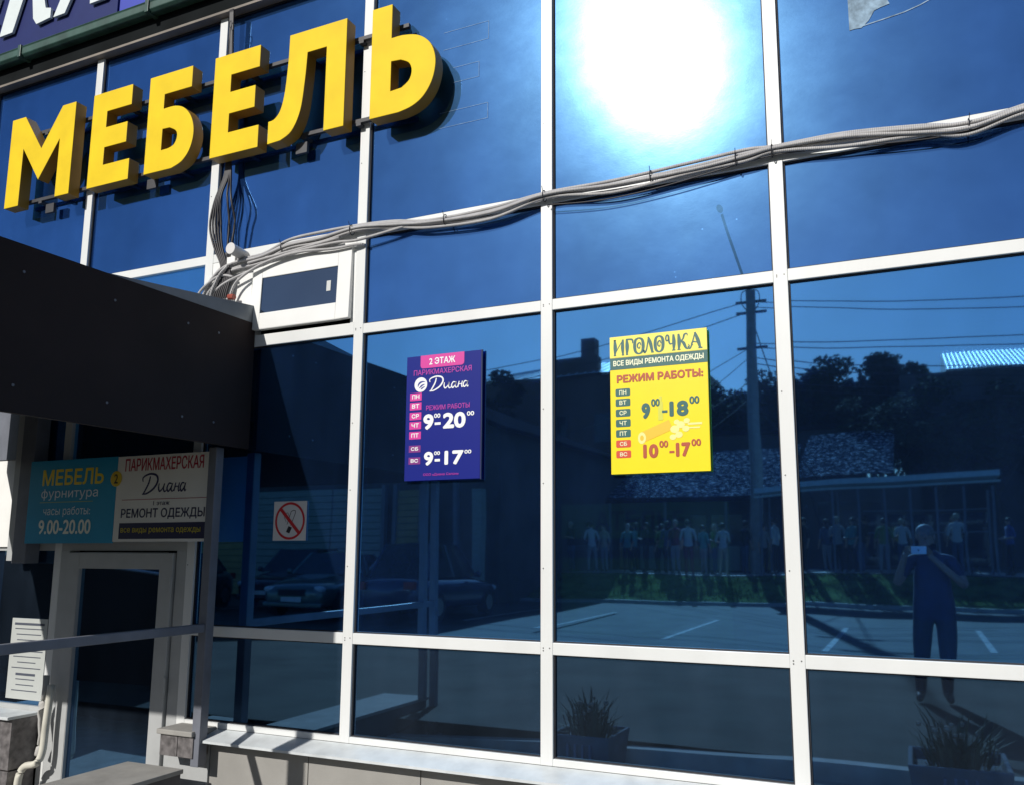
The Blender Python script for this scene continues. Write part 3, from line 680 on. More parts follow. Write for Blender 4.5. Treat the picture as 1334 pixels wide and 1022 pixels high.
# decorative curly letters И Г О Л О Ч К А
dec = {
 'И': [[(.12, .98, .10), (.16, .5, .20), (.12, .05, .08)], [(.14, .12, .04), (.5, .55, .05), (.85, .92, .04)], [(.88, .98, .10), (.84, .5, .18), (.88, .02, .08)], [(.02, .03, .06), (.24, .04, .06)], [(.76, .03, .06), (.98, .03, .06)], [(.02, .96, .06), (.24, .97, .06)]],
 'Г': [[(.2, .98, .10), (.25, .5, .20), (.2, .02, .08)], [(.1, .95, .08), (.5, .95, .09), (.9, .90, .1), (.93, .68, .05)], [(.08, .03, .06), (.36, .03, .06)]],
 'О': [[(.5, .98, .08), (.15, .85, .14), (.05, .5, .17), (.15, .15, .14), (.5, .02, .08), (.85, .15, .14), (.95, .5, .17), (.85, .85, .14), (.5, .98, .08)], [(.72, .5, .04), (.6, .68, .07), (.38, .6, .08), (.36, .42, .07), (.55, .34, .06), (.62, .46, .04)]],
 'Л': [[(.05, .2, .12), (.14, .05, .1), (.3, .2, .08), (.42, .6, .07), (.5, .98, .06)], [(.48, .98, .08), (.68, .6, .18), (.85, .05, .12)], [(.75, .03, .07), (1.0, .04, .07)]],
 'Ч': [[(.35, .7, .05), (.22, .62, .07), (.12, .75, .08), (.2, .95, .08), (.36, .9, .10), (.4, .6, .10), (.5, .42, .08), (.75, .46, .06)], [(.8, .98, .10), (.84, .5, .19), (.8, .02, .08)], [(.66, .03, .06), (.96, .03, .06)]],
 'К': [[(.15, .98, .10), (.2, .5, .20), (.15, .02, .08)], [(.2, .45, .05), (.5, .65, .08), (.62, .9, .10), (.82, .95, .06), (.86, .82, .05)], [(.35, .55, .08), (.55, .4, .16), (.72, .12, .12), (.9, .05, .07), (1, .2, .05), (.92, .3, .04)], [(.04, .03, .06), (.3, .03, .06)]],
 'А': [[(.02, .2, .06), (.08, .05, .08), (.2, .1, .08), (.38, .55, .07), (.52, .98, .06)], [(.5, .98, .10), (.7, .5, .19), (.84, .05, .12)], [(.72, .03, .07), (1.0, .03, .07)], [(.62, .38, .05), (.36, .42, .07), (.26, .3, .06), (.36, .22, .05)]],
}
for ch, (u0, u1) in zip("ИГОЛОЧКА", ((.04, .155), (.165, .25), (.26, .36), (.355, .465), (.475, .565), (.575, .69), (.70, .825), (.81, .955))):
    ribbon([[(a, b, w * 1.15) for a, b, w in st] for st in dec[ch]], U(u0), U(u1), V(.143), V(.022), -.0006, DG, py)
rect(0, 1, .158, .245, DG)
tx("ВСЕ ВИДЫ РЕМОНТА ОДЕЖДЫ", .035, .965, .178, .226, ink(.85, .86, .62), .03)
tx("РЕЖИМ РАБОТЫ:", .07, .955, .285, .345, RD, .06)
for s_, v0, v1, m_ in (("ПН", .385, .44, DG), ("ВТ", .458, .513, DG), ("СР", .533, .588, DG), ("ЧТ", .607, .662, DG), ("ПТ", .682, .737, DG), ("СБ", .757, .81, REDB), ("ВС", .832, .885, REDB)):
    rect(.055, .21, v0, v1, m_, rad=.008); tx(s_, .095, .17, v0 + .012, v1 - .012, ink(.80, .82, .55), .03)
OR = ink(.86, .50, .02); PALE = ink(.85, .76, .28); PG = ink(.62, .62, .06)
# pale printed thread spools and buttons
q = MB(); a_, b_ = Vector((U(.33), V(.745))), Vector((U(.62), V(.665))); dv = (b_ - a_).normalized(); nv = Vector((-dv.y, dv.x)) * .030
q.quad(*[(p.x, -.0004, p.y) for p in (a_ - nv, b_ - nv, b_ + nv, a_ + nv)]); q.build('print_spool', OR, py, fix=False)
def disc(u, v, r, m, y=-.0005, sx=1.0, nm='print_button'):
    q = MB(); q.add([(U(u) + r * sx * cos(2 * pi * k / 16), y, V(v) + r * sin(2 * pi * k / 16)) for k in range(16)], [tuple(range(16))]); q.build(nm, m, py, fix=False)
disc(.325, .75, .034, PALE, sx=.7); disc(.325, .75, .016, OR, y=-.00055, sx=.7)
for u, v, r in ((.66, .70, .022), (.72, .67, .02), (.70, .74, .018), (.77, .70, .017), (.64, .755, .016), (.78, .645, .015), (.68, .65, .014)): disc(u, v, r, PALE, sx=1.2, y=-.0005 - u * .0001)
rect(.79, .93, .66, .675, PALE, y=-.00045); rect(.78, .91, .69, .70, PALE, y=-.00045)
rect(.495, .545, .50, .63, PG, y=-.00042); rect(.505, .535, .46, .50, PG, y=-.00042)
tx("9", .325, .415, .50, .615, DG, .07); tx("00", .425, .515, .475, .53, DG, .05); rect(.535, .59, .562, .58, DG, y=-.0006)
tx("18", .61, .80, .50, .61, DG, .07); tx("00", .81, .91, .475, .53, DG, .05)
tx("10", .335, .49, .795, .895, RD, .07); tx("00", .50, .59, .775, .825, RD, .05); rect(.60, .65, .85, .866, RD, y=-.0006)
tx("17", .665, .81, .795, .895, RD, .07); tx("00", .82, .915, .775, .825, RD, .05)

# no smoking sign
ns = tag(empty('no_smoking_sign', (-3.925, 0.02, 1.57)), 'small white square no smoking sign with red ring on the glass', 'sign')
box('board', -4.067, -3.785, 0.022, 0.027, 1.570, 1.838, ink(.66, .66, .66), ns)
cxn, czn, yn = -3.924, 1.704, 0.0215
def ring(r0, r1, m, y, nm):
    q = MB(); N = 36; vs = []
    for k in range(N):
        a = 2 * pi * k / N; vs += [(cxn + r0 * cos(a), y, czn + r0 * sin(a)), (cxn + r1 * cos(a), y, czn + r1 * sin(a))]
    q.add(vs, [(2 * k, 2 * k + 1, (2 * k + 3) % (2 * N), (2 * k + 2) % (2 * N)) for k in range(N)]); return q.build(nm, m, ns, fix=False)
REDN = ink(.55, .02, .03); BLKN = ink(.02, .02, .03)
q = MB().quad((cxn - .03, yn, czn - .075), (cxn + .00, yn, czn - .085), (cxn + .02, yn, czn - .045), (cxn - .01, yn, czn - .035)); q.build('cigarette_tip', BLKN, ns, fix=False)
ribbon([[(.35, .35, .03), (.55, .9, .03)], [(.55, .3, .03), (.78, .85, .03), (.7, .95, .03), (.55, .9, .03)], [(.3, .45, .02), (.2, .7, .02), (.35, .85, .02), (.45, .7, .02)]], cxn - .08, cxn + .08, czn - .08, czn + .08, yn, BLKN, ns, 'cigarette')
ring(.112, .128, REDN, yn - .0006, 'ring')
q = MB().quad((cxn - .095, yn - .0012, czn + .078), (cxn - .078, yn - .0012, czn + .095), (cxn + .095, yn - .0012, czn - .078), (cxn + .078, yn - .0012, czn - .095)); q.build('slash', REDN, ns, fix=False)

# banner inside the shop, seen dimly through the pane under the yellow poster
bn = tag(empty('inner_banner', (-1.43, 0.1, 1.1)), 'green banner with navy text strip behind the glass under the yellow poster', 'banner')
box('sheet', -1.93, -0.93, 0.085, 0.09, 1.02, 1.775, ink(.28, .52, .10), bn)
box('strip', -1.93, -0.95, 0.083, 0.0848, 1.462, 1.575, ink(.015, .03, .14), bn)
text("МАСТЕРСКАЯ ПО РЕМОНТУ И ПОШИВУ ОДЕЖДЫ", -1.89, -1.02, 1.50, 1.535, 0.0825, ink(.45, .55, .60), bn, .015)
text("АТЕЛЬЕ", -1.72, -1.18, 1.62, 1.73, 0.084, ink(.02, .05, .03), bn, .02)

# ================================================================== residue on upper panes
M_RES = mat("peeling_film", (.22, .32, .42), .8, var=.4, scale=25)
def res(name, pts, label, cat='sticker residue'):
    q = MB(); q.add([(x, 0.0285, z) for x, z in pts], [tuple(range(len(pts)))]); return tag(q.build(name, M_RES, fix=False), label, cat)
rm = random.Random(3)
edge = [(-0.163, 4.37), (-0.10, 4.365), (-0.06, 4.40), (-0.03, 4.45), (0.0, 4.46), (0.05, 4.47), (0.03, 4.52), (0.04, 4.62), (-0.163, 4.62)]
res('film_scrap', edge, 'torn scrap of pale film on the top right pane')
def thinline(pts, w=.0035):
    q = MB()
    for a, b in zip(pts[:-1], pts[1:]):
        a, b = Vector(a), Vector(b); t = (b - a).normalized(); nn = Vector((-t.y, t.x)) * w / 2
        q.quad((a.x - nn.x, .0287, a.y - nn.y), (b.x - nn.x, .0287, b.y - nn.y), (b.x + nn.x, .0287, b.y + nn.y), (a.x + nn.x, .0287, a.y + nn.y))
    return q
c_ = thinline([(-0.163, 4.368), (0.0, 4.385), (.12, 4.40), (.2, 4.42), (.28, 4.45), (.36, 4.50), (.42, 4.56)], .006)
tag(c_.build('scratch', M_RES, fix=False), 'thin curved glue line beside the film scrap, top right pane', 'glue mark')
for (xa, xb, za, zb_), w_ in zip(((-2.78, -2.43, 4.92, 5.05), (-2.70, -2.50, 4.66, 4.77), (-2.80, -2.43, 4.345, 4.455)), ('uppermost', 'smallest', 'lowest')):
    tag(thinline([(xa, za), (xb, za), (xb, zb_), (xa, zb_)], .0022).build('glue_outline', M_RES, fix=False), w_ + ' of three faint glue outlines right of the last yellow letter', 'glue mark')

# ================================================================== cables on the facade
cb = tag(empty('conduit_bundle', (-2, -0.05, 3.69)), 'bundle of grey corrugated conduits sagging along the upper transom', 'cable bundle')
base = [(-4.80, 3.36), (-4.72, 3.50), (-4.551, 3.60), (-4.25, 3.63), (-4.0, 3.684), (-3.72, 3.69), (-3.405, 3.715), (-3.1, 3.69), (-2.823, 3.655), (-2.365, 3.655), (-1.972, 3.70), (-1.533, 3.685), (-1.062, 3.70), (-0.75, 3.72), (-0.583, 3.725), (-0.219, 3.712), (0.158, 3.676), (0.372, 3.655), (0.630, 3.69), (1.0, 3.75), (2.0, 3.74), (3.2, 3.76), (4.8, 3.75)]
rm = random.Random(11)
for k, (dz, dy, r) in enumerate(((0.018, -.030, .0105), (0.0, -.040, .012), (-.018, -.028, .011), (-.010, -.052, .010), (-.034, -.036, .010))):
    pts = []
    for i, (x, z) in enumerate(base):
        tie = i in (6, 10, 14, 18)
        j = 0.3 if tie else 1.0
        pts.append((x, dy + rm.uniform(-.004, .004), z + dz * (0.75 if tie else 1.0 + .5 * rm.random()) + rm.uniform(-.012, .012) * j))
    MB().tube(smooth_path(pts, 6), r, 8).build('conduit', M_CABLE, cb, smooth=True)
# lower slack conduits at the left
for pts in ([(-4.74, -.05, 3.33), (-4.60, -.06, 3.44), (-4.35, -.05, 3.52), (-4.0, -.05, 3.60), (-3.6, -.045, 3.625), (-3.405, -.045, 3.615), (-3.15, -.04, 3.64), (-2.9, -.035, 3.67), (-2.7, -.03, 3.66)],
            [(-4.52, -.05, 3.34), (-4.44, -.06, 3.46), (-4.2, -.06, 3.56), (-3.9, -.05, 3.60), (-3.6, -.04, 3.585), (-3.39, -.03, 3.59), (-3.36, .02, 3.585)],
            [(-4.70, -.06, 3.35), (-4.66, -.08, 3.42), (-4.60, -.08, 3.52), (-4.54, -.07, 3.58)],
            [(-4.36, -.05, 3.585), (-4.0, -.05, 3.615), (-3.55, -.045, 3.655)],
            [(-4.66, -.05, 3.30), (-4.58, -.055, 3.33), (-4.48, -.05, 3.33)],
            [(-4.83, -.05, 3.34), (-4.80, -.07, 3.41), (-4.70, -.06, 3.49), (-4.60, -.06, 3.52), (-4.50, -.05, 3.50)]):
    MB().tube(smooth_path(pts, 6), .010, 8).build('conduit', M_CABLE, cb, smooth=True)
MB().tube(smooth_path([(-1.97, -.03, 3.63), (-1.6, -.03, 3.60), (-1.2, -.03, 3.62), (-0.62, -.03, 3.685), (-0.2, -.03, 3.655), (0.2, -.03, 3.62), (0.45, -.03, 3.63)], 6), .004, 6).build('thin_cable', M_CABLED, cb, smooth=True)
for x, z in ((-3.45, 3.70), (-2.70, 3.65), (-1.99, 3.69), (-0.80, 3.70), (-0.60, 3.71), (0.38, 3.65), (-4.05, 3.66), (-1.3, 3.69)):
    q = MB(); pts = [(x, -.03 + .03 * cos(a) - .005, z + .036 * sin(a)) for a in [2 * pi * k / 12 for k in range(13)]]
    q.tube(pts, .0035, 5, cap=False); q.tube([(x, -.06, z + .02), (x + .004, -.085, z + .045)], .002, 5); q.build('cable_tie', M_GASKET, cb)
MB().tube([(-4.52, -.055, 3.345), (-4.47, -.055, 3.34)], .022, 8).build('cable_plug', ink(.30, .06, .04), cb)
bk = tag(empty('black_cables', (-4.65, -0.08, 3.5)), 'bundle of loose black cables hanging from the eave to the canopy', 'cable bundle')
rm = random.Random(5)
for k in range(7):
    o_ = (k - 3) * .013
    spread = 1 if k < 5 else 2
    pts = [(-4.66 + o_ * .4, -.06, 5.70), (-4.655 + o_ * .4, -.05, 5.4), (-4.65 + o_ * .5, -.035, 5.0), (-4.63 + o_ * .5, -.035, 4.55), (-4.62 + o_ * .8, -.04, 4.33), (-4.675 + o_ * 1.8 * spread + .02, -.05 - .008 * k, 4.12 + rm.uniform(-.02, .02)), (-4.695 + o_ * 2.1 * spread + .03, -.06, 3.93), (-4.66 + o_ * 1.5 * spread + .02, -.055, 3.76), (-4.585 + o_, -.05, 3.61), (-4.57 + o_ * 1.2, -.05, 3.5), (-4.60 + o_ * 1.5, -.06, 3.38), (-4.62 + o_ * 1.6, -.06, 3.28)]
    MB().tube(smooth_path(pts, 6), .0085, 7).build('cable', M_CABLED, bk, smooth=True)
# hook link at the eave
q = MB(); q.tube([(-4.645 + .012 * cos(a), -.08, 5.56 + .03 * sin(a)) for a in [2 * pi * k / 10 for k in range(11)]], .003, 5, cap=False); q.tube([(-4.645, -.08, 5.53), (-4.645, -.08, 5.2)], .0025, 5)
q.build('hook', M_DKMET, bk)
# wall lamp
lp = tag(empty('junction_lamp', (-4.44, -.1, 3.655)), 'round grey sensor can on the transom at the left end of the conduits', 'wall sensor')
MB().tube([(-4.44, 0.0, 3.665), (-4.435, -.15, 3.675)], .040, 18).build('can', ink(.45, .44, .43), lp)
MB().tube([(-4.435, -.151, 3.675), (-4.435, -.156, 3.675)], .043, 18).build('cap', ink(.62, .61, .60), lp)
box('mount', -4.56, -4.48, -.06, 0.0, 3.60, 3.655, M_PVC, lp, bevel=.006)

# ================================================================== THE STREET (seen in the glass)
# ---- cars
def make_car(paint, label, loc, rot, glassm, L=4.3, Wd=1.70, H=1.45, group='cars parked nose-in on the lot'):
    """car built along +Y (nose at +Y) around origin"""
    root = tag(empty('parked_car', (0, 0, 0)), label, 'car', group)
    st = [ # y, z_low, z_top, halfwidth
        (2.12, .32, .60, .52), (2.05, .24, .70, .70), (1.85, .20, .78, .80), (1.45, .20, .84, .84), (1.0, .20, .90, .85), (.72, .20, .95, .85),
        (0.0, .20, .95, .86), (-.9, .20, .96, .86), (-1.55, .20, .97, .84), (-1.95, .24, .95, .80), (-2.12, .34, .85, .66)]
    sx, sy, sz = Wd / 1.7, L / 4.3, 1
    mb_ = MB(); vs = []; fs = []; n_ = 12
    for y, zl, zt_, hw in st:
        h = zt_ - zl
        sec = [(-hw * .86, zl), (-hw * .97, zl + h * .12), (-hw, zl + h * .5), (-hw * .97, zl + h * .82), (-hw * .84, zt_ - .02), (-hw * .4, zt_ + .015), (hw * .4, zt_ + .015), (hw * .84, zt_ - .02), (hw * .97, zl + h * .82), (hw, zl + h * .5), (hw * .97, zl + h * .12), (hw * .86, zl)]
        vs += [(x * sx, y * sy, z) for x, z in sec]
    for i in range(len(st) - 1):
        for k in range(n_): k2 = (k + 1) % n_; fs.append((i * n_ + k, i * n_ + k2, (i + 1) * n_ + k2, (i + 1) * n_ + k))
    fs += [tuple(range(n_))[::-1], tuple((len(st) - 1) * n_ + k for k in range(n_))]
    mb_.add(vs, fs); body = mb_.build('body', paint, root, smooth=True)
    body.modifiers.new("s", 'SUBSURF').levels = 1; body.modifiers["s"].render_levels = 1
    # greenhouse: pillars + roof
    b0 = [(-.72, .80), (.72, .80), (.74, -1.55), (-.74, -1.55)]; t0 = [(-.55, .12), (.55, .12), (.56, -1.15), (-.56, -1.15)]
    zb_, zt_ = .94, H - .03
    B = [Vector((x * sx, y * sy, zb_)) for x, y in b0]; T = [Vector((x * sx, y * sy, zt_)) for x, y in t0]
    for i, nm in enumerate(('windscreen', 'side_window', 'rear_window', 'side_window')):
        j = (i + 1) % 4
        q = MB().quad(B[i], B[j], T[j], T[i]); q.build(nm, glassm, root, fix=False)
    q = MB()
    for i in range(4): q.tube([B[i], T[i]], .035, 6)
    for s_ in (1, 3): q.tube([(B[s_] + B[(s_ + 1) % 4]) / 2, (T[s_] + T[(s_ + 1) % 4]) / 2], .03, 6)
    q.build('pillar', paint, root)
    rv = [T[0] + Vector((-.02, .06, -.005)), T[1] + Vector((.02, .06, -.005)), T[2] + Vector((.02, -.08, -.005)), T[3] + Vector((-.02, -.08, -.005))]
    q = MB(); c = [v + Vector((0, 0, .05)) for v in (rv[0] * .8 + rv[2] * .2, rv[1] * .8 + rv[3] * .2, rv[2] * .8 + rv[0] * .2, rv[3] * .8 + rv[1] * .2)]
    q.add(rv + c, [(0, 1, 5, 4), (1, 2, 6, 5), (2, 3, 7, 6), (3, 0, 4, 7), (4, 5, 6, 7)]); rf = q.build('roof', paint, root, smooth=True); rf.modifiers.new("s", 'SUBSURF').levels = 1
    for sxx in (-1, 1):
        for yy_ in (1.32, -1.32):
            w = MB().tube([(sxx * .66 * sx, yy_ * sy, .31), (sxx * .87 * sx, yy_ * sy, .31)], .31, 20).build('wheel', M_TYRE, root, smooth=False)
            MB().tube([(sxx * .872 * sx, yy_ * sy, .31), (sxx * .88 * sx, yy_ * sy, .31)], .19, 14).build('rim', M_RIM, w)
        q = MB().sphere((sxx * .60 * sx, 1.98 * sy, .64), .13, (1.25, .6, .6)); q.build('headlight', M_LAMPG, root, smooth=True)
        q = MB().sphere((sxx * .92 * sx, .55 * sy, 1.0), .09, (1, .6, .8)); q.build('mirror', paint, root, smooth=True)
        box('tail_light', sxx * .60 * sx - .12, sxx * .60 * sx + .12, -2.13 * sy, -2.02 * sy, .72, .88, M_TAIL, root)
    box('grille', -.34, .34, 2.06 * sy, 2.13 * sy, .50, .64, M_GASKET, root)
    box('licence_plate', -.26, .26, 2.131 * sy, 2.14 * sy, .37, .48, M_PLATE, root)
    box('bumper', -.72, .72, 1.98 * sy, 2.11 * sy, .24, .36, paint, root, bevel=.04)
    root.location = loc; root.rotation_euler = (0, 0, rot)
    return root
M_TYRE = mat("tyre_rubber", (.02, .02, .02), .8); M_RIM = mat("alloy_rim", (.35, .35, .36), .35, metal=.8); M_LAMPG = mat("headlight_lens", (.55, .57, .58), .1, coat=1.0)
M_TAIL = mat("red_lens", (.35, .02, .02), .2); M_PLATE = mat("plate_white", (.6, .6, .58), .4)
M_CARG = mat("car_window", (.02, .025, .03), .04, spec=.8)
P_BLK = mat("dark_grey_car_paint", (.035, .04, .045), .25, metal=.3, coat=.8); P_GRN = mat("dark_green_car_paint", (.10, .15, .14), .25, metal=.3, coat=.8); P_BLU = mat("navy_car_paint", (.03, .05, .11), .2, metal=.3, coat=.8); P_GRY = mat("silver_grey_car_paint", (.24, .25, .27), .3, metal=.4, coat=.8)
make_car(P_GRN, 'dark green saloon parked nearest the shop front', (-13.2, -12.6, 0), radians(-12), M_CARG)
make_car(P_GRY, 'grey car with a pale bonnet parked beside the green saloon', (-12.1, -14.1, 0), radians(-8), M_CARG)
make_car(P_BLU, 'navy hatchback nearest the grass bank', (-10.4, -12.7, 0), radians(178), M_CARG, H=1.68)
make_car(P_BLK, 'black estate car parked farther back by the board fence', (-15.9, -14.6, 0), radians(-14), M_CARG, H=1.55)
make_car(P_BLK, 'black car at the far left end behind the canopy', (-17.2, -11.2, 0), radians(-16), M_CARG)

# ---- houses
M_HWALL = mat("dark_house_wall", (.085, .075, .07), .9, var=.15, scale=2)
M_BRICKW = mat("brick_house_wall", (.13, .085, .065), .9, var=.2, scale=9)
M_BOARD = mat("grey_green_boards", (.30, .33, .28), .8, var=.12, scale=3, stretch=(1, 1, 8))
M_BOARDY = mat("ochre_boards", (.36, .27, .12), .8, var=.12, scale=3)
M_TIN = mat("galvanised_roof", (.72, .74, .76), .5, metal=.15, var=.1, scale=4)
M_TIND = mat("dark_roof", (.02, .02, .025), 1.0, spec=.0)
M_WIN = mat("dark_window", (.02, .03, .035), .1)
M_WFR = mat("weathered_window_frame", (.10, .09, .08), .8)
def fr_wall(name, x0, x1, y, depth, z0, z1, m, parent): return box(name, x0, x1, y - depth, y, z0, z1, m, parent)
hA = tag(empty('gable_house', (-19, -22, 0)), 'dark gable-ended house behind the parked cars', 'house')
q = MB().prism_xz([(-29, 0), (-11.3, 0), (-11.3, 5.2), (-20.2, 9.0), (-29, 5.2)], -30, -18); q.build('wall', M_HWALL, hA)
for s_ in (0, 1):
    a, b = ((-20.2, 9.05), (-10.9, 5.08)) if s_ else ((-20.2, 9.05), (-29.4, 5.08))
    q = MB().prism_xz([a, b, (b[0], b[1] + .12), (a[0], a[1] + .12)], -30.3, -17.6); q.build('roof', M_TIND, hA)
for x in (-24, -21.5, -17, -14):
    w = box('window', x - .6, x + .6, -18.0, -17.95, 3.8, 5.0, M_WFR, hA)
    for dx in (-.28, .28): box('pane', x + dx - .24, x + dx + .24, -17.95, -17.94, 3.88, 4.92, M_WIN, w)
# board fence in front (boards are pieces)
bf = tag(empty('board_fence', (-17, -17.2, 0)), 'pale horizontal board fence behind the cars with an ochre gate panel', 'fence')
meb = None
for k in range(16):
    for x0, x1 in ((-20.0, -16.9), (-16.85, -14.9)):
        box('board', x0, x1, -17.20, -17.14 - .01 * (k % 2), .06 + k * .21, .06 + k * .21 + .19, M_BOARD, bf)
for k in range(16):
    box('board', -14.4, -13.55, -17.20, -17.15 - .01 * (k % 2), .06 + k * .205, .06 + k * .205 + .185, M_BOARDY, bf)
    box('board', -23.2, -20.1, -17.20, -17.14 - .01 * (k % 2), .06 + k * .21, .06 + k * .21 + .19, M_BOARDY, bf)
for x in (-20.05, -14.85, -14.45, -13.5, -12.3): box('fence_post', x - .06, x + .06, -17.26, -17.08, 0, 3.5, M_POSTG, bf)
box('column', -11.75, -11.45, -17.4, -17.1, 0, 3.3, M_BOARD, hA)
hB = tag(empty('brick_house', (-14, -38, .8)), 'brick house with a bright tin roof and chimney behind the kiosks', 'house')
box('wall', -19, -8.8, -39, -34, .8, 9.6, M_BRICKW, hB)
q = MB()
e = [(-19.4, -33.6, 9.65), (-8.4, -33.6, 9.65), (-8.4, -39.4, 9.65), (-19.4, -39.4, 9.65)]; r_ = [(-16.9, -37.4, 11.0), (-11.2, -37.4, 11.0)]
q.add(e + r_, [(0, 1, 5, 4), (1, 2, 5), (2, 3, 4, 5), (3, 0, 4)]); q.build('roof', M_TIN, hB)
q = MB()
for k in range(26): x = -19.2 + k * .42; q.tube([(x, -33.62, 9.69), (max(-16.9, min(-11.2, x)), -37.4, 11.03)], .02, 4)
q.build('roof_seam', M_TIN, hB)
box('chimney', -14.6, -13.9, -36.2, -35.5, 9.6, 11.9, M_BRICKW, hB)
box('gable', -15.6, -13.2, -34.6, -34.0, 9.6, 10.6, M_BRICKW, hB)
for x in (-17.5, -15.2, -12.8, -10.5):
    for z in (3.2, 6.4):
        w = box('window', x - .55, x + .55, -34.0, -33.95, z, z + 1.5, M_WFR, hB); box('pane', x - .47, x + .47, -33.95, -33.94, z + .08, z + 1.42, M_WIN, w)
_c = Vector((0, -4.6, 1.5)); _k = 1.36   # set well back so that its shadow clears the pavilion
hB.location = _c + (Vector(hB.location) - _c) * _k; hB.scale = (_k, _k, _k)
hC = tag(empty('long_dark_house', (5, -40, .8)), 'wide dark house with a bright tin roof at the right end of the street', 'house')
box('wall', -.3, 11, -46, -36, .8, 9.29, M_HWALL, hC)
q = MB(); q.prism_yz([(-35.6, 9.3), (-46.4, 9.3), (-40, 10.9)], 1.6, 11.4); q.build('roof', M_TIN, hC)
q = MB()
for k in range(58): x = 1.0 + k * .18; q.tube([(x + .7, -35.65, 9.33), (x + .7, -40, 10.92)], .02, 4)
q.build('roof_seam', M_TIN, hC)
for x in (1.2, 4, 6.8, 9.4):
    w = box('window', x - .55, x + .55, -36.0, -35.95, 6, 7.6, M_WFR, hC); box('pane', x - .47, x + .47, -35.95, -35.94, 6.08, 7.52, M_WIN, w)
hD = tag(empty('flat_roof_house', (-6, -35, .8)), 'low dark flat-roofed house between the brick house and the trees', 'house')
box('wall', -8.7, -2.0, -40, -35, .8, 7.0, M_HWALL, hD); box('roof', -8.79, -1.8, -40.2, -34.8, 7.0, 7.2, M_TIND, hD)
for x in (-7.4, -5.2, -3.2):
    w = box('window', x - .5, x + .5, -35.0, -34.95, 4.4, 5.8, M_WFR, hD); box('pane', x - .42, x + .42, -34.95, -34.94, 4.48, 5.72, M_WIN, w)

# ---- market pavilion with speckled roofs
M_SPK = bpy.data.materials.new("speckled_shingle"); M_SPK.use_nodes = True
n, l = nodes(M_SPK); p = n["Principled BSDF"]; p.inputs["Roughness"].default_value = .6
tc = n.new("ShaderNodeTexCoord"); nz = n.new("ShaderNodeTexNoise"); nz.inputs["Scale"].default_value = 6.5; nz.inputs["Detail"].default_value = 3; nz.inputs["Roughness"].default_value = .9
cr = n.new("ShaderNodeValToRGB"); e_ = cr.color_ramp.elements
e_[0].position = .46; e_[0].color = (.012, .020, .035, 1); e_[1].position = .66; e_[1].color = (.95, .97, 1, 1); e2 = cr.color_ramp.elements.new(.55); e2.color = (.09, .12, .17, 1); p.inputs['Specular IOR Level'].default_value = 0.0
l.new(tc.outputs["Object"], nz.inputs["Vector"]); l.new(nz.outputs[0], cr.inputs[0]); l.new(cr.outputs[0], p.inputs["Base Color"])
FB = lambda x, y, z, k=1.084: (x * k, -4.6 + (y + 4.6) * k, 1.5 + (z - 1.5) * k)
pav = tag(empty('market_pavilion', (-9, -30, .8)), 'long low pavilion with speckled roof behind the queue of people', 'kiosk')
q = MB().quad((-13.6, -27.4, 3.70), (-8.7, -27.4, 3.62), (-8.7, -33.0, 5.95), (-13.6, -33.0, 5.85)); q.quad((-8.7, -27.4, 3.62), (-4.1, -27.4, 3.66), (-4.3, -33.0, 6.15), (-8.7, -33.0, 5.95)); q.build('roof', M_SPK, pav, fix=False)
box('wall', -13.6, -4.4, -33, -29.6, .8, 3.6, mat("kiosk_wall", (.10, .11, .12), .8), pav)
box('eave', -13.7, -4.0, -27.45, -27.35, 3.45, 3.61, M_TIND, pav)
for x in (-13.4, -11.2, -8.9, -6.6, -4.3): box('post', x - .05, x + .05, -27.55, -27.45, .8, 3.5, M_POSTG, pav)
for k, x in enumerate((-12.6, -11.2, -9.8, -8.4, -7.0, -5.6)):
    box('counter', x - .6, x + .6, -29.5, -29.0, .82, 1.75, (M_BOARD, M_BOARDY)[k % 2], pav); box('opening', x - .6, x + .6, -29.599, -29.55, 1.9, 3.0, M_WIN, pav)
pav2 = tag(empty('speckled_booth', (-2, -30, .8)), 'square booth with a tall speckled roof behind the bus shelter', 'kiosk')
q = MB().quad((-3.95, -27.6, 4.12), (-0.6, -27.6, 4.2), (-0.56, -32.8, 6.45), (-3.95, -32.8, 6.45)); q.build('roof', M_SPK, pav2, fix=False)
box('wall', -3.9, .25, -32, -28, .8, 4.05, M_HWALL, pav2)
box('opening', -3.2, -1.1, -28.0, -27.95, 1.8, 3.2, M_WIN, pav2)
# ---- bus shelter
sh = tag(empty('bus_shelter', (-.4, -22.5, .8)), 'long open shelter with a pale roof edge and thin posts', 'shelter')
q = MB().prism_xz([(-4.6, 3.32), (2.2, 3.58), (2.2, 3.74), (-4.6, 3.48)], -24.2, -22.0); q.build('roof', mat("pale_shelter_roof", (.55, .66, .68), .5), sh)
q = MB().prism_xz([(-4.6, 3.18), (2.2, 3.40), (2.2, 3.46), (-4.6, 3.24)], -22.05, -21.98); q.build('beam', mat("pale_shelter_beam", (.5, .55, .5), .5), sh)
for x in (-4.4, -3.3, -2.2, -1.5, -.8, -.1, .6, 1.3, 2.0):
    box('post', x - .03, x + .03, -22.15, -22.09, .8, 3.3, M_POSTG, sh); 
for x in (-4.4, -2.2, -.1, 2.0): box('post', x - .03, x + .03, -24.0, -23.94, .8, 3.3, M_POSTG, sh)
for z in (2.0, 2.7): box('rail', -1.5, 2.0, -24.05, -24.01, z, z + .04, M_POSTG, sh)
box('back_panel', -1.5, 2.0, -24.10, -24.06, 1.0, 2.6, M_CARG, sh)
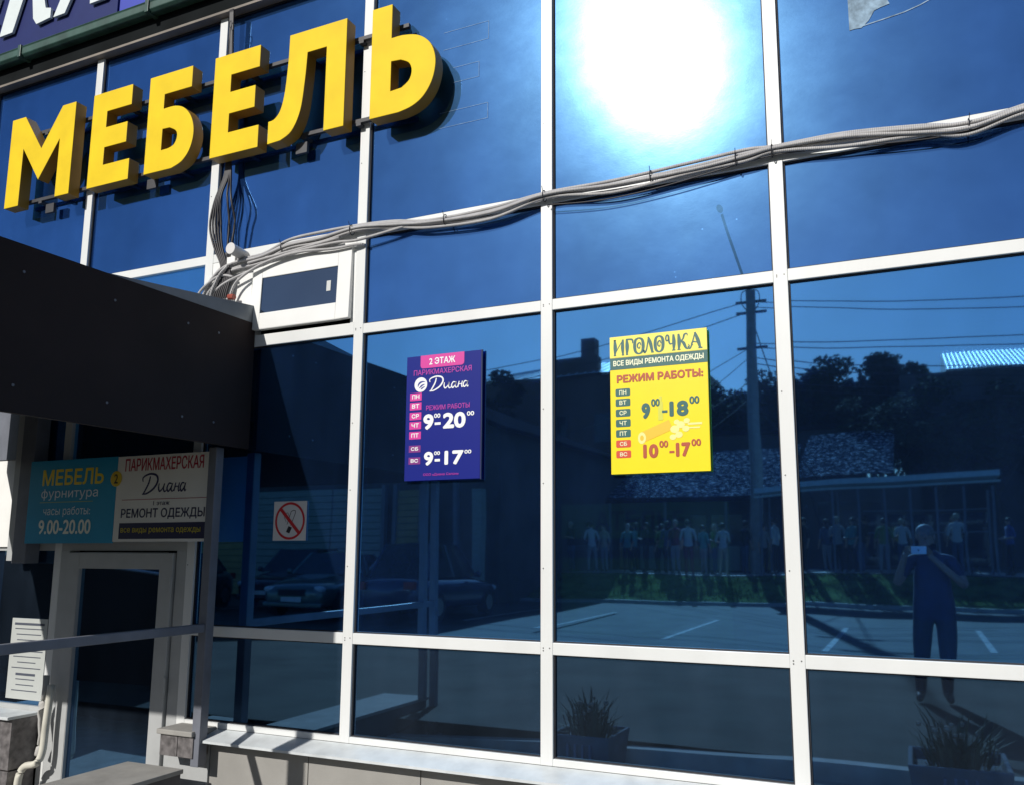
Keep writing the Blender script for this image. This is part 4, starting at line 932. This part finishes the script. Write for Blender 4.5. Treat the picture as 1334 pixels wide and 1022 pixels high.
# ---- utility pole + wires
pole = tag(empty('utility_pole', (-4.8, -24.4, .8)), 'tall concrete utility pole with a slanting lamp arm', 'utility pole')
MB().tube([(-4.95, -24.4, .75), (-4.80, -24.4, 10.6)], [.24, .17], 12).build('shaft', M_CONC, pole)
arm = MB().tube([(-4.80, -24.4, 10.3), (-4.95, -24.2, 11.2), (-5.45, -23.7, 13.2)], .045, 8).build('lamp_arm', M_DKMET, pole)
MB().sphere((-5.5, -23.6, 13.35), .22, (.5, 1.3, .4)).build('lamp_head', M_POSTG, arm)
for z in (10.1, 9.7, 8.4): box('crossarm', -5.35, -4.25, -24.45, -24.38, z, z + .09, M_DKMET, pole)
q = MB()
for s_ in (-1, 1): q.tube(smooth_path([(-4.8, -24.3, 10.6), (-4.8 + s_ * .28, -24.3, 10.5), (-4.8 + s_ * .32, -24.3, 10.1), (-4.8 + s_ * .15, -24.3, 9.8)], 5), .02, 5)
q.build('cable_loop', M_DKMET, pole)
def wire(a, b, sag, r=.016):
    a, b = Vector(a), Vector(b); pts = []
    for i in range(17):
        t = i / 16; pp = a.lerp(b, t); pp.z -= sag * 4 * t * (1 - t); pts.append(pp)
    o = MB().tube(pts, r, 4).build('overhead_wire', M_GASKET)
    return o
P_ = (-4.8, -24.4)
WR = [((P_[0], P_[1], 10.2), (-22, -27, 8.9), .4), ((P_[0], P_[1], 9.8), (-22, -27, 8.2), .5), ((P_[0], P_[1], 8.5), (-20, -40, 8.0), .5), ((P_[0], P_[1], 8.2), (-20, -42, 7.0), .9), ((P_[0], P_[1], 7.4), (-21, -42, 6.8), 1.0), ((P_[0], P_[1], 6.9), (-19, -41, 5.2), 1.0)]
RW = [((P_[0], P_[1], 10.15), (14, -26, 10.2), .7), ((P_[0], P_[1], 9.95), (14, -26, 9.7), .7), ((P_[0], P_[1], 8.6), (14, -26, 8.9), .5), ((P_[0], P_[1], 8.45), (14, -26, 8.4), .5), ((P_[0], P_[1], 8.1), (14, -28, 8.6), .9), ((P_[0], P_[1], 7.9), (14, -28, 7.8), .8), ((P_[0], P_[1], 7.3), (14, -28, 7.7), .7), ((P_[0], P_[1], 7.1), (14, -30, 7.0), .5), ((P_[0], P_[1], 6.7), (-1.2, -30, .8), -.1), ((P_[0], P_[1], 9.6), (-2.6, -26.5, .8), -.1)]
NTH = ['topmost', 'second', 'third', 'fourth', 'fifth', 'sixth', 'seventh', 'lowest']
for k, w in enumerate(WR): tag(wire(*w), NTH[k if k < 5 else 7] + ' of the thin wires running left from the utility pole', 'wire', 'overhead wires left of the pole')
for k, w in enumerate(RW[:8]): tag(wire(*w), NTH[k] + ' of the thin wires running right from the utility pole', 'wire', 'overhead wires right of the pole')
for k, w in enumerate(RW[8:]): tag(wire(*w, .02), ('lower', 'upper')[k] + ' stay wire slanting down from the utility pole', 'wire', 'stay wires of the pole')

# ---- trees
M_LEAF = mat("tree_leaf", (.03, .052, .02), .9, var=.5, scale=1.5, spec=.05); M_TRUNK = mat("tree_bark", (.09, .07, .05), .95, var=.3)
def crown_mesh(seed, n_=6500, rad=(2.2, 2.0, 2.4)):
    rr = random.Random(seed); mb_ = MB(); cl_ = []
    for _ in range(34):
        while True:
            p_ = Vector((rr.uniform(-1, 1), rr.uniform(-1, 1), rr.uniform(-1, 1)))
            if p_.length < 1: break
        cl_.append((Vector((p_.x * rad[0], p_.y * rad[1], p_.z * rad[2])), rr.uniform(.35, .85)))
    for _ in range(n_):
        c, r_ = rr.choice(cl_); d_ = Vector((rr.gauss(0, 1), rr.gauss(0, 1), rr.gauss(0, 1))).normalized() * r_ * rr.random() ** .4
        p_ = c + d_; a = Vector((rr.gauss(0, 1), rr.gauss(0, 1), rr.gauss(0, 1))).normalized(); b = a.orthogonal().normalized(); s_ = rr.uniform(.08, .17)
        mb_.quad(p_ - a * s_, p_ - b * s_ * .6, p_ + a * s_, p_ + b * s_ * .6)
    me = mb_.mesh('crown', fix=False); me.materials.append(M_LEAF); return me
CR = [crown_mesh(s_) for s_ in (1, 2, 3)]
trunk_me = MB().tube([(0, 0, 0), (.05, .02, 1.5), (-.05, .05, 3), (.1, 0, 4.6)], [.2, .16, .12, .06], 8).tube([(-.03, .04, 2.6), (.6, .3, 3.6), (1.1, .4, 4.4)], [.08, .05, .03], 6).tube([(0, .03, 2.4), (-.6, -.2, 3.5), (-1.0, -.3, 4.3)], [.08, .05, .03], 6).mesh('trunk'); trunk_me.materials.append(M_TRUNK)
trees = [(-24.6, -41, 1.7, 'leafy tree standing between the gable house and the brick house'), (-22.2, -36, 1.05, 'low leafy tree behind the gable house roof'),
         (-10.9, -41.5, 1.38, 'leafy tree directly left of the utility pole'), (-9.4, -41, 1.40, 'leafy tree directly behind the utility pole'), (-6.9, -41.3, 1.42, 'first leafy tree right of the utility pole'),
         (-4.9, -41.6, 1.44, 'second leafy tree right of the utility pole'), (-2.9, -41.2, 1.52, 'tallest leafy tree right of the utility pole'), (-.9, -41, 1.42, 'leafy tree against the left end of the long dark house'), (-8.2, -42.3, 1.36, 'low tree between the two right of the brick house'),
         (-1.2, -34.6, 1.12, 'leafy tree between the speckled booth and the long dark house'), (1.0, -34.4, 1.10, 'first leafy tree in front of the long dark house'), (3.0, -34.2, 1.06, 'second leafy tree in front of the long dark house'), (5.2, -34.4, 1.10, 'third leafy tree in front of the long dark house'), (-12.6, -44, 1.45, 'tree half hidden behind the left of the row'), (-10.2, -44.5, 1.50, 'tree half hidden behind the utility pole'), (-5.8, -44, 1.52, 'tree half hidden in the middle of the row'), (-3.9, -44.5, 1.58, 'tree half hidden left of the tallest tree'), (-1.8, -44, 1.55, 'tree half hidden right of the tallest tree')]
for i, (x, y, s_, lb) in enumerate(trees):
    t = tag(empty('leafy_tree', (x, y, .8)), lb, 'tree', 'trees behind the pavilion')
    c = bpy.data.objects.new('crown', CR[i % 3]); COL.objects.link(c); c.parent = t; c.location = (0, 0, 5.3); c.rotation_euler = (0, 0, i * 1.1); c.scale = (1.0, 1.0, .72)
    k_ = bpy.data.objects.new('trunk', trunk_me); COL.objects.link(k_); k_.parent = t
    t.scale = (s_, s_, s_)

# ---- planters on the sidewalk
def planter(x, y, w, z1, label, seed):
    z0 = -0.15
    r = tag(empty('flower_planter', (x, y, z0)), label, 'planter', 'planters on the sidewalk')
    q = MB(); n_ = 24; vs = []; 
    prof = [(0.86, 0), (1.0, 1.0), (0.90, 1.0), (0.86, .80)]
    H_ = z1 - z0
    for f, t in prof: 
        for sx_, sy_ in ((-1, -1), (1, -1), (1, 1), (-1, 1)): vs.append((x + sx_ * w / 2 * f, y + sy_ * w / 2 * f, z0 + H_ * t))
    fs = [(3, 2, 1, 0)]
    for i in range(3):
        for k in range(4): fs.append((i * 4 + k, i * 4 + (k + 1) % 4, (i + 1) * 4 + (k + 1) % 4, (i + 1) * 4 + k))
    fs.append((12, 13, 14, 15)); q.add(vs, fs); q.build('tub', mat("blue_white_planter", (.075, .10, .13), .9, var=.35, scale=7), r, bevel=.008)
    q = MB()
    for k in (-.09, -.03, .03, .09):
        q.box(x + k - .008, x + k + .008, y + w / 2 * .93, y + w / 2 + .012, z0 + .05, z1 - .06)
    q.build('rib', mat("planter_rib", (.10, .14, .22), .8), r)
    rr = random.Random(seed); q = MB()
    for k in range(170):
        a = rr.uniform(0, 2 * pi); rad_ = rr.uniform(0, w * .36); bx_, by_ = x + rad_ * cos(a), y + rad_ * sin(a); h = rr.uniform(.06, .38) * rr.random() ** .4; le = rr.uniform(.05, .22)
        tip = (bx_ + le * cos(a), by_ + le * sin(a), z1 - .03 + h); mid = (bx_ + le * .4 * cos(a), by_ + le * .4 * sin(a), z1 - .03 + h * .65)
        t = Vector((-sin(a), cos(a), 0)) * .007
        b0, b1 = Vector((bx_, by_, z1 - .08)), Vector(mid)
        q.quad(b0 - t, b0 + t, b1 + t * 1.4, b1 - t * 1.4); q.add([b1 - t * 1.4, b1 + t * 1.4, tip], [(0, 1, 2)])
    q.build('plant', M_PLANT, r, fix=False)
    q = MB()
    for k in range(14):
        a = rr.uniform(0, 2 * pi); rad_ = rr.uniform(0, w * .4); q.sphere((x + rad_ * cos(a), y + rad_ * sin(a), z1 + rr.uniform(.03, .22)), rr.uniform(.012, .025), nu=6, nv=4)
    q.build('flower', mat("dry_flower", (.30, .22, .16), .9), r)
M_PLANT = mat("planter_plant", (.06, .065, .035), .8, var=.4, scale=20)
planter(-2.42, -1.78, .50, .12, 'pale blue planter with spiky plants, left one on the sidewalk', 1)
planter(0.17, -1.72, .60, .16, 'pale blue planter with spiky plants, right one on the sidewalk', 2)

# ================================================================== PEOPLE
def seg_dist(p, a, b):
    ab = b - a; t = max(0, min(1, (p - a).dot(ab) / max(ab.length_squared, 1e-9))); return (p - (a + ab * t)).length
def figure_mesh(J, E, sub=1):
    """J: name->(pos, rx, ry); E: [(a, b, mat)] -> continuous skinned mesh with per-bone material"""
    names = list(J); idx = {k: i for i, k in enumerate(names)}
    me = bpy.data.meshes.new('sk'); me.from_pydata([J[k][0] for k in names], [(idx[a], idx[b]) for a, b, _ in E], []); me.update()
    o = bpy.data.objects.new('sk', me); COL.objects.link(o)
    md = o.modifiers.new('skin', 'SKIN'); md.use_smooth_shade = True; md.branch_smoothing = .4
    lay = me.skin_vertices[0].data if me.skin_vertices else None
    for i, k in enumerate(names): lay[i].radius = (J[k][1], J[k][2]); lay[i].use_root = (k == 'pelvis')
    ss = o.modifiers.new('ss', 'SUBSURF'); ss.levels = sub
    bpy.context.view_layer.update(); dg = bpy.context.evaluated_depsgraph_get()
    r = bpy.data.meshes.new_from_object(o.evaluated_get(dg)); bpy.data.objects.remove(o); bpy.data.meshes.remove(me)
    segs = [(Vector(J[a][0]), Vector(J[b][0]), m_, (J[a][1] + J[b][1]) / 2) for a, b, m_ in E]
    for p_ in r.polygons:
        best = min(segs, key=lambda s_: seg_dist(p_.center, s_[0], s_[1]) - s_[3] * .8); p_.material_index = best[2]; p_.use_smooth = True
    return r
def head_parts(mb_, c, fwd, s=1.0, full=False):
    """adds facial features to a head at c looking along fwd (horizontal unit vector)"""
    f = Vector(fwd).normalized(); r_ = Vector((f.y, -f.x, 0)); c = Vector(c)
    mb_.cur = 0
    mb_.sphere(c + f * .100 * s + Vector((0, 0, -.01)), .018 * s, (1, 1, 1.3), 6, 5)
    for k in (-1, 1): mb_.sphere(c + r_ * k * .078 * s + Vector((0, 0, -.005)), .022 * s, (.7, .7, 1.3), 6, 5)
def fingers(mb_, wrist, direction, side, curl=.3, s=1.0):
    """palm + five fingers"""
    w = Vector(wrist); d = Vector(direction).normalized(); sd = Vector(side).normalized(); nn = d.cross(sd).normalized()
    for k in range(4):
        o_ = sd * (k - 1.5) * .019 * s; L_ = (.062, .070, .066, .052)[k] * s
        p0 = w + d * .075 * s + o_; p1 = p0 + d * L_ * .5 + nn * curl * .02 * s; p2 = p1 + d * L_ * .5 * (1 - curl * .6) + nn * curl * .04 * s
        mb_.tube([p0 - d * .03 * s, p0, p1, p2], [.010 * s, .009 * s, .008 * s, .006 * s], 5)
    p0 = w + d * .03 * s - sd * .035 * s; mb_.tube([w + d * .015 * s - sd * .01 * s, p0, p0 + d * .03 * s - sd * .015 * s + nn * .01 * s, p0 + d * .05 * s - sd * .01 * s + nn * .02 * s], [.012 * s, .011 * s, .009 * s, .007 * s], 5)
SKIN = mat("skin", (.42, .26, .19), .6, var=.08, scale=10); HAIRM = mat("hair_dark", (.05, .035, .025), .7, var=.3, scale=40); HAIRL = mat("hair_light", (.42, .36, .26), .7, var=.2, scale=40)
SHOE = mat("shoe", (.08, .07, .07), .6)
def base_person(variant, rr):
    h = 1.0
    hold = variant % 3
    J = {'pelvis': ((0, 0, .96), .15, .11), 'waist': ((0, 0, 1.10), .135, .10), 'chest': ((0, .01, 1.30), .165, .11), 'collar': ((0, 0, 1.44), .12, .085), 'neck': ((0, .01, 1.50), .055, .055), 'jaw': ((0, .02, 1.57), .062, .07), 'head': ((0, .01, 1.65), .078, .095), 'crown': ((0, 0, 1.71), .062, .075)}
    E = [('pelvis', 'waist', 1), ('waist', 'chest', 1), ('chest', 'collar', 1), ('collar', 'neck', 0), ('neck', 'jaw', 0), ('jaw', 'head', 0), ('head', 'crown', 0)]
    for sd, k in (('l', -1), ('r', 1)):
        st_ = .09 if variant != 2 else .13
        J['hip' + sd] = ((k * .09, 0, .90), .095, .095); J['knee' + sd] = ((k * st_, .03 * (k if variant == 1 else 1), .50), .06, .065); J['ank' + sd] = ((k * (st_ + .01), -.02, .09), .042, .045); J['toe' + sd] = ((k * (st_ + .03), .13, .04), .04, .03)
        E += [('pelvis', 'hip' + sd, 2), ('hip' + sd, 'knee' + sd, 2), ('knee' + sd, 'ank' + sd, 2), ('ank' + sd, 'toe' + sd, 3)]
        J['sh' + sd] = ((k * .18, 0, 1.42), .062, .06)
        if hold == 1 and k == 1: el, wr = (k * .24, .05, 1.15), (k * .10, .26, 1.20)
        elif hold == 2: el, wr = (k * .27, -.04, 1.14), (k * .17, .20, 1.10)
        else: el, wr = (k * .25, -.02, 1.14), (k * .26, .06, .89)
        J['el' + sd] = (el, .042, .042); J['wr' + sd] = (wr, .028, .028)
        d_ = (Vector(wr) - Vector(el)).normalized(); J['pm' + sd] = (tuple(Vector(wr) + d_ * .07), .038, .02)
        E += [('collar', 'sh' + sd, 1), ('sh' + sd, 'el' + sd, 1), ('el' + sd, 'wr' + sd, 0), ('wr' + sd, 'pm' + sd, 0)]
    r = figure_mesh(J, E, 1)
    mb_ = MB(); head_parts(mb_, (0, .01, 1.63), (0, 1, 0))
    for sd, k in (('l', -1), ('r', 1)):
        el, wr = Vector(J['el' + sd][0]), Vector(J['wr' + sd][0]); fingers(mb_, wr, wr - el, (0, k, .2) if hold == 0 else (k, 0, 0))
    f_ = mb_.mesh('f')
    for p_ in r.polygons:
        if p_.material_index == 1 and p_.center.z < .93: p_.material_index = 2
        elif p_.material_index == 2 and p_.center.z > .93: p_.material_index = 1
    bm = bmesh.new(); bm.from_mesh(r); bm.from_mesh(f_); bm.to_mesh(r); bm.free()
    return r
BASES = [base_person(v, random) for v in range(4)]
def hair_mesh(long_):
    mb_ = MB(); mb_.sphere((0, -.015, 1.675), .105, (.88, 1.0, .95), 12, 8)
    if long_: mb_.sphere((0, -.06, 1.56), .085, (1.0, .6, 1.5), 10, 7)
    return mb_.mesh('hair')
HM = [hair_mesh(False), hair_mesh(True)]
cols = {'white': (.52, .52, .52), 'grey': (.28, .28, .29), 'black': (.03, .03, .03), 'red': (.30, .04, .03), 'blue': (.06, .10, .28), 'lime': (.14, .22, .06), 'teal': (.08, .28, .28), 'beige': (.45, .38, .28), 'denim': (.07, .10, .17), 'maroon': (.16, .03, .04)}
CM = {k: mat("cloth_" + k, v, .85, var=.12, scale=14) for k, v in cols.items()}
def add_person(x, y, rot, v, top, leg, hairc, long_, s, label, shoes=None):
    me = BASES[v].copy()
    for m_ in (SKIN, CM[top], CM[leg], SHOE): me.materials.append(m_)
    o = bpy.data.objects.new('person', me); COL.objects.link(o); tag(o, label, 'person', 'people queuing on the far pavement')
    o.location = (x, y, .80); o.rotation_euler = (0, 0, rot); o.scale = (s, s, s)
    hm = HM[1 if long_ else 0].copy(); hm.materials.append(hairc); hh = bpy.data.objects.new('hair', hm); COL.objects.link(hh); hh.parent = o
    for p_ in hm.polygons: p_.use_smooth = True
    return o
PPL = [(-14.3, -22.7, 2.8, 0, 'red', 'grey', HAIRM, 0, .98, 'person in a red top, left end of the queue'), (-13.75, -22.9, .6, 1, 'white', 'beige', HAIRL, 1, 1.0, 'person with pale hair in a white top and beige trousers'),
 (-13.0, -23.6, 2, 2, 'maroon', 'black', HAIRM, 0, .95, 'person in a maroon top in the queue'), (-12.4, -23.4, 1, 3, 'black', 'black', HAIRM, 1, .97, 'person all in black with long dark hair'), (-11.8, -23.9, 3, 0, 'grey', 'black', HAIRM, 0, .96, 'person in a grey top and black trousers, first after the brick corner'),
 (-11.2, -23.2, .3, 1, 'black', 'denim', HAIRL, 0, 1.0, 'person in black top and jeans with fair hair'), (-10.3, -22.9, 2.6, 2, 'white', 'grey', HAIRM, 0, 1.0, 'person in a white shirt and grey trousers, tallest of the pair'), (-9.9, -23.1, .4, 0, 'beige', 'grey', HAIRM, 0, .97, 'person in a beige shirt facing the white shirt'),
 (-9.3, -23.9, 3, 3, 'teal', 'black', HAIRL, 1, .97, 'person in a teal top with long fair hair'), (-8.7, -24.2, 1.5, 1, 'black', 'black', HAIRM, 0, .98, 'person in black turned sideways'), (-8.1, -24.1, 3.3, 2, 'lime', 'black', HAIRM, 0, .94, 'person in a lime top and black trousers'),
 (-7.4, -23.3, .2, 3, 'maroon', 'grey', HAIRL, 0, 1.0, 'person in a maroon top with a fair cap of hair'), (-6.9, -23.0, 2.9, 0, 'white', 'maroon', HAIRM, 0, .99, 'person in a white shirt and maroon trousers'), (-6.3, -24.0, 1, 1, 'lime', 'denim', HAIRL, 1, .93, 'person in a lime top and jeans'),
 (-5.75, -22.8, 3.4, 2, 'white', 'beige', HAIRM, 0, .92, 'person in white next to the utility pole'), (-4.1, -23.0, 1.9, 3, 'white', 'black', HAIRM, 0, 1.0, 'person in a white T-shirt right of the utility pole'), (-3.2, -23.3, .9, 0, 'black', 'black', HAIRM, 0, .97, 'person all in black near the shelter end post'),
 (-2.2, -23.2, 2.9, 1, 'grey', 'black', HAIRL, 0, .98, 'person in grey holding something pale under the shelter'), (-1.75, -22.9, .6, 2, 'teal', 'black', HAIRM, 0, .95, 'person in teal leaning under the shelter'), (-1.5, -22.8, 2, 0, 'black', 'denim', HAIRM, 0, 1.0, 'person in black top and jeans under the shelter'),
 (-.9, -22.7, 3.1, 3, 'lime', 'grey', HAIRM, 0, .93, 'person in a lime vest seen from behind'), (-.4, -22.8, 3.0, 1, 'white', 'denim', HAIRL, 0, .92, 'person in a white top and jeans seen from behind'), (1.1, -22.8, 2.9, 0, 'white', 'denim', HAIRL, 0, 1.0, 'person in a white shirt at the right end of the shelter'), (2.4, -23.0, 1.2, 2, 'blue', 'black', HAIRM, 1, .9, 'person in blue right of the shelter')]
rq = random.Random(9)
EX = ['charcoal jacket', 'dark red blouse', 'dark blue shirt', 'brown coat', 'grey hoodie', 'black vest', 'dark teal shirt', 'maroon pullover', 'grey cardigan', 'navy jacket', 'dark dress', 'black T-shirt', 'dusky shirt', 'plum top', 'dark grey coat', 'slate top']
for k, x in enumerate((-14.0, -13.3, -12.7, -12.1, -11.5, -10.7, -9.0, -8.4, -7.8, -6.6, -5.3, -4.6, -3.7, -2.6, .2, 1.6)):
    add_person(x, -23.7 - rq.random() * .9, rq.uniform(0, 6.28), rq.randrange(4), rq.choice(('black', 'grey', 'maroon', 'denim', 'teal', 'black')), rq.choice(('black', 'denim', 'grey')), HAIRM, rq.random() < .4, rq.uniform(.9, 1.04),
               'person in a ' + EX[k] + ' in the back row, ' + ('near the brick house corner', 'in front of the pavilion counters', 'near the utility pole', 'under the shelter')[0 if x < -11.4 else 1 if x < -6 else 2 if x < -3.5 else 3])
for P in PPL: add_person(*P)

# ---- the photographer (visible in the glass): phone just behind the lens
def photographer():
    bx, by = 0.12, -4.93
    J = {'pelvis': ((bx, by, .93), .235, .17), 'waist': ((bx, by + .02, 1.08), .225, .17), 'chest': ((bx, by + .01, 1.28), .22, .15), 'collar': ((bx, by, 1.42), .13, .09), 'neck': ((bx - .01, by + .015, 1.49), .062, .062), 'jaw': ((bx - .03, by + .06, 1.565), .068, .078), 'head': ((bx - .035, by + .055, 1.655), .082, .10), 'crown': ((bx - .035, by + .04, 1.725), .062, .078)}
    E = [('pelvis', 'waist', 1), ('waist', 'chest', 1), ('chest', 'collar', 1), ('collar', 'neck', 0), ('neck', 'jaw', 0), ('jaw', 'head', 0), ('head', 'crown', 0)]
    for sd, k in (('l', -1), ('r', 1)):
        J['hip' + sd] = ((bx + k * .11, by, .87), .13, .12); J['knee' + sd] = ((bx + k * .115 - .02, by + .03, .48), .085, .085); J['ank' + sd] = ((bx + k * .12 - .03, by - .02, .09), .048, .05); J['toe' + sd] = ((bx + k * .14 - .03, by + .15, .045), .045, .032)
        E += [('pelvis', 'hip' + sd, 2), ('hip' + sd, 'knee' + sd, 2), ('knee' + sd, 'ank' + sd, 2), ('ank' + sd, 'toe' + sd, 3)]
        J['sh' + sd] = ((bx + k * .20, by, 1.39), .075, .07)
        el = (-.21, -4.80, 1.16) if k < 0 else (.42, -4.80, 1.15); wr = (-.125, -4.66, 1.42) if k < 0 else (.14, -4.67, 1.415)
        mid = tuple((Vector(J['sh' + sd][0]) * .45 + Vector(el) * .55))
        J['mid' + sd] = (mid, .062, .06)
        J['el' + sd] = (el, .046, .046); J['wr' + sd] = (wr, .029, .029); d_ = (Vector(wr) - Vector(el)).normalized(); J['pm' + sd] = (tuple(Vector(wr) + d_ * .06), .036, .02)
        E += [('collar', 'sh' + sd, 1), ('sh' + sd, 'mid' + sd, 1), ('mid' + sd, 'el' + sd, 0), ('el' + sd, 'wr' + sd, 0), ('wr' + sd, 'pm' + sd, 0)]
    r = figure_mesh(J, E, 2)
    for p_ in r.polygons:
        if p_.material_index == 1 and p_.center.z < .83: p_.material_index = 2
        elif p_.material_index == 2 and p_.center.z > .83: p_.material_index = 1
    mb_ = MB(); hc = Vector((bx - .035, by + .055, 1.64))
    mb_.tube([hc + Vector((0, .085, .03)), hc + Vector((0, .118, -.015)), hc + Vector((0, .09, -.03))], [.010, .017, .010], 6)
    for k in (-1, 1): mb_.sphere(hc + Vector((k * .083, -.01, -.005)), .026, (.5, .8, 1.25), 8, 6)
    # fingers close on the phone ends: four behind, thumb in front of the screen side
    for k in (-1, 1):
        w_ = Vector((-.125, -4.66, 1.42)) if k < 0 else Vector((.14, -4.67, 1.415))
        for i in range(4):
            z = 1.525 - i * .021; xe = .088 - i * .004
            mb_.tube([w_ + Vector((-k * .0, .0, .055 - i * .008)), Vector((k * (xe + .012), -4.652, z)), Vector((k * xe, -4.632, z + .004)), Vector((k * (xe - .028 + .004 * i), -4.628, z + .006))], [.010, .0095, .0085, .0065], 6)
        mb_.tube([w_ + Vector((-k * .012, -.005, .03)), Vector((k * .088, -4.668, 1.475)), Vector((k * .062, -4.660, 1.495))], [.012, .010, .008], 6)
    f_ = mb_.mesh('f'); bm = bmesh.new(); bm.from_mesh(r); bm.from_mesh(f_); bm.to_mesh(r); bm.free()
    o = link('person', r, [mat('tanned_skin', (.24, .14, .10), .7, var=.1), mat("navy_shirt", (.016, .024, .06), .85, var=.15, scale=12), mat("dark_trousers", (.025, .03, .05), .85, var=.15), mat("grey_shoe", (.06, .06, .06), .6)], None, True)
    tag(o, 'photographer in navy T-shirt and dark trousers holding up a phone', 'person')
    mb_ = MB(); mb_.sphere(hc + Vector((0, -.028, .042)), .106, (.86, .98, .84), 16, 10); h_ = mb_.build('hair', mat("grey_brown_hair", (.12, .10, .09), .7, var=.3, scale=60), o, smooth=True)
    for k in (-1, 1): MB().sphere(hc + Vector((k * .033, .088, .012)), .012, nu=8, nv=6).build('eye', ink(.12, .1, .1), o, smooth=True)
    MB().sphere(hc + Vector((0, .092, -.065)), .02, (1.2, .4, .3), 8, 6).build('mouth', ink(.25, .08, .07), o, smooth=True)
    # t-shirt hem
    return o
photographer()
ph = empty('phone', (0, -4.628, 1.5)); tag(ph, 'pale phone held sideways in the raised hands of the photographer', 'phone')
box('case', -.078, .078, -4.636, -4.628, 1.462, 1.540, mat("phone_case", (.55, .58, .62), .3), ph, bevel=.003)
MB().tube([(-.0, -4.6279, 1.5), (0, -4.6265, 1.5)], .009, 14).build('camera_lens', M_BLK, ph)
box('screen', -.072, .072, -4.6375, -4.6362, 1.467, 1.535, M_BLK, ph)
# phone is square to the view axis
yaw = math.atan2(.4010918, .9031659)
pv = Matrix.Translation((0, -4.6, 1.5)) @ Matrix.Rotation(yaw, 4, 'Z') @ Matrix.Rotation(radians(8.8), 4, 'X') @ Matrix.Translation((0, 4.6, -1.5))
for o in list(ph.children): o.matrix_parent_inverse = Matrix(); o.parent = None; o.matrix_world = pv; o.parent = ph; o.matrix_parent_inverse = Matrix.Translation(ph.location).inverted()
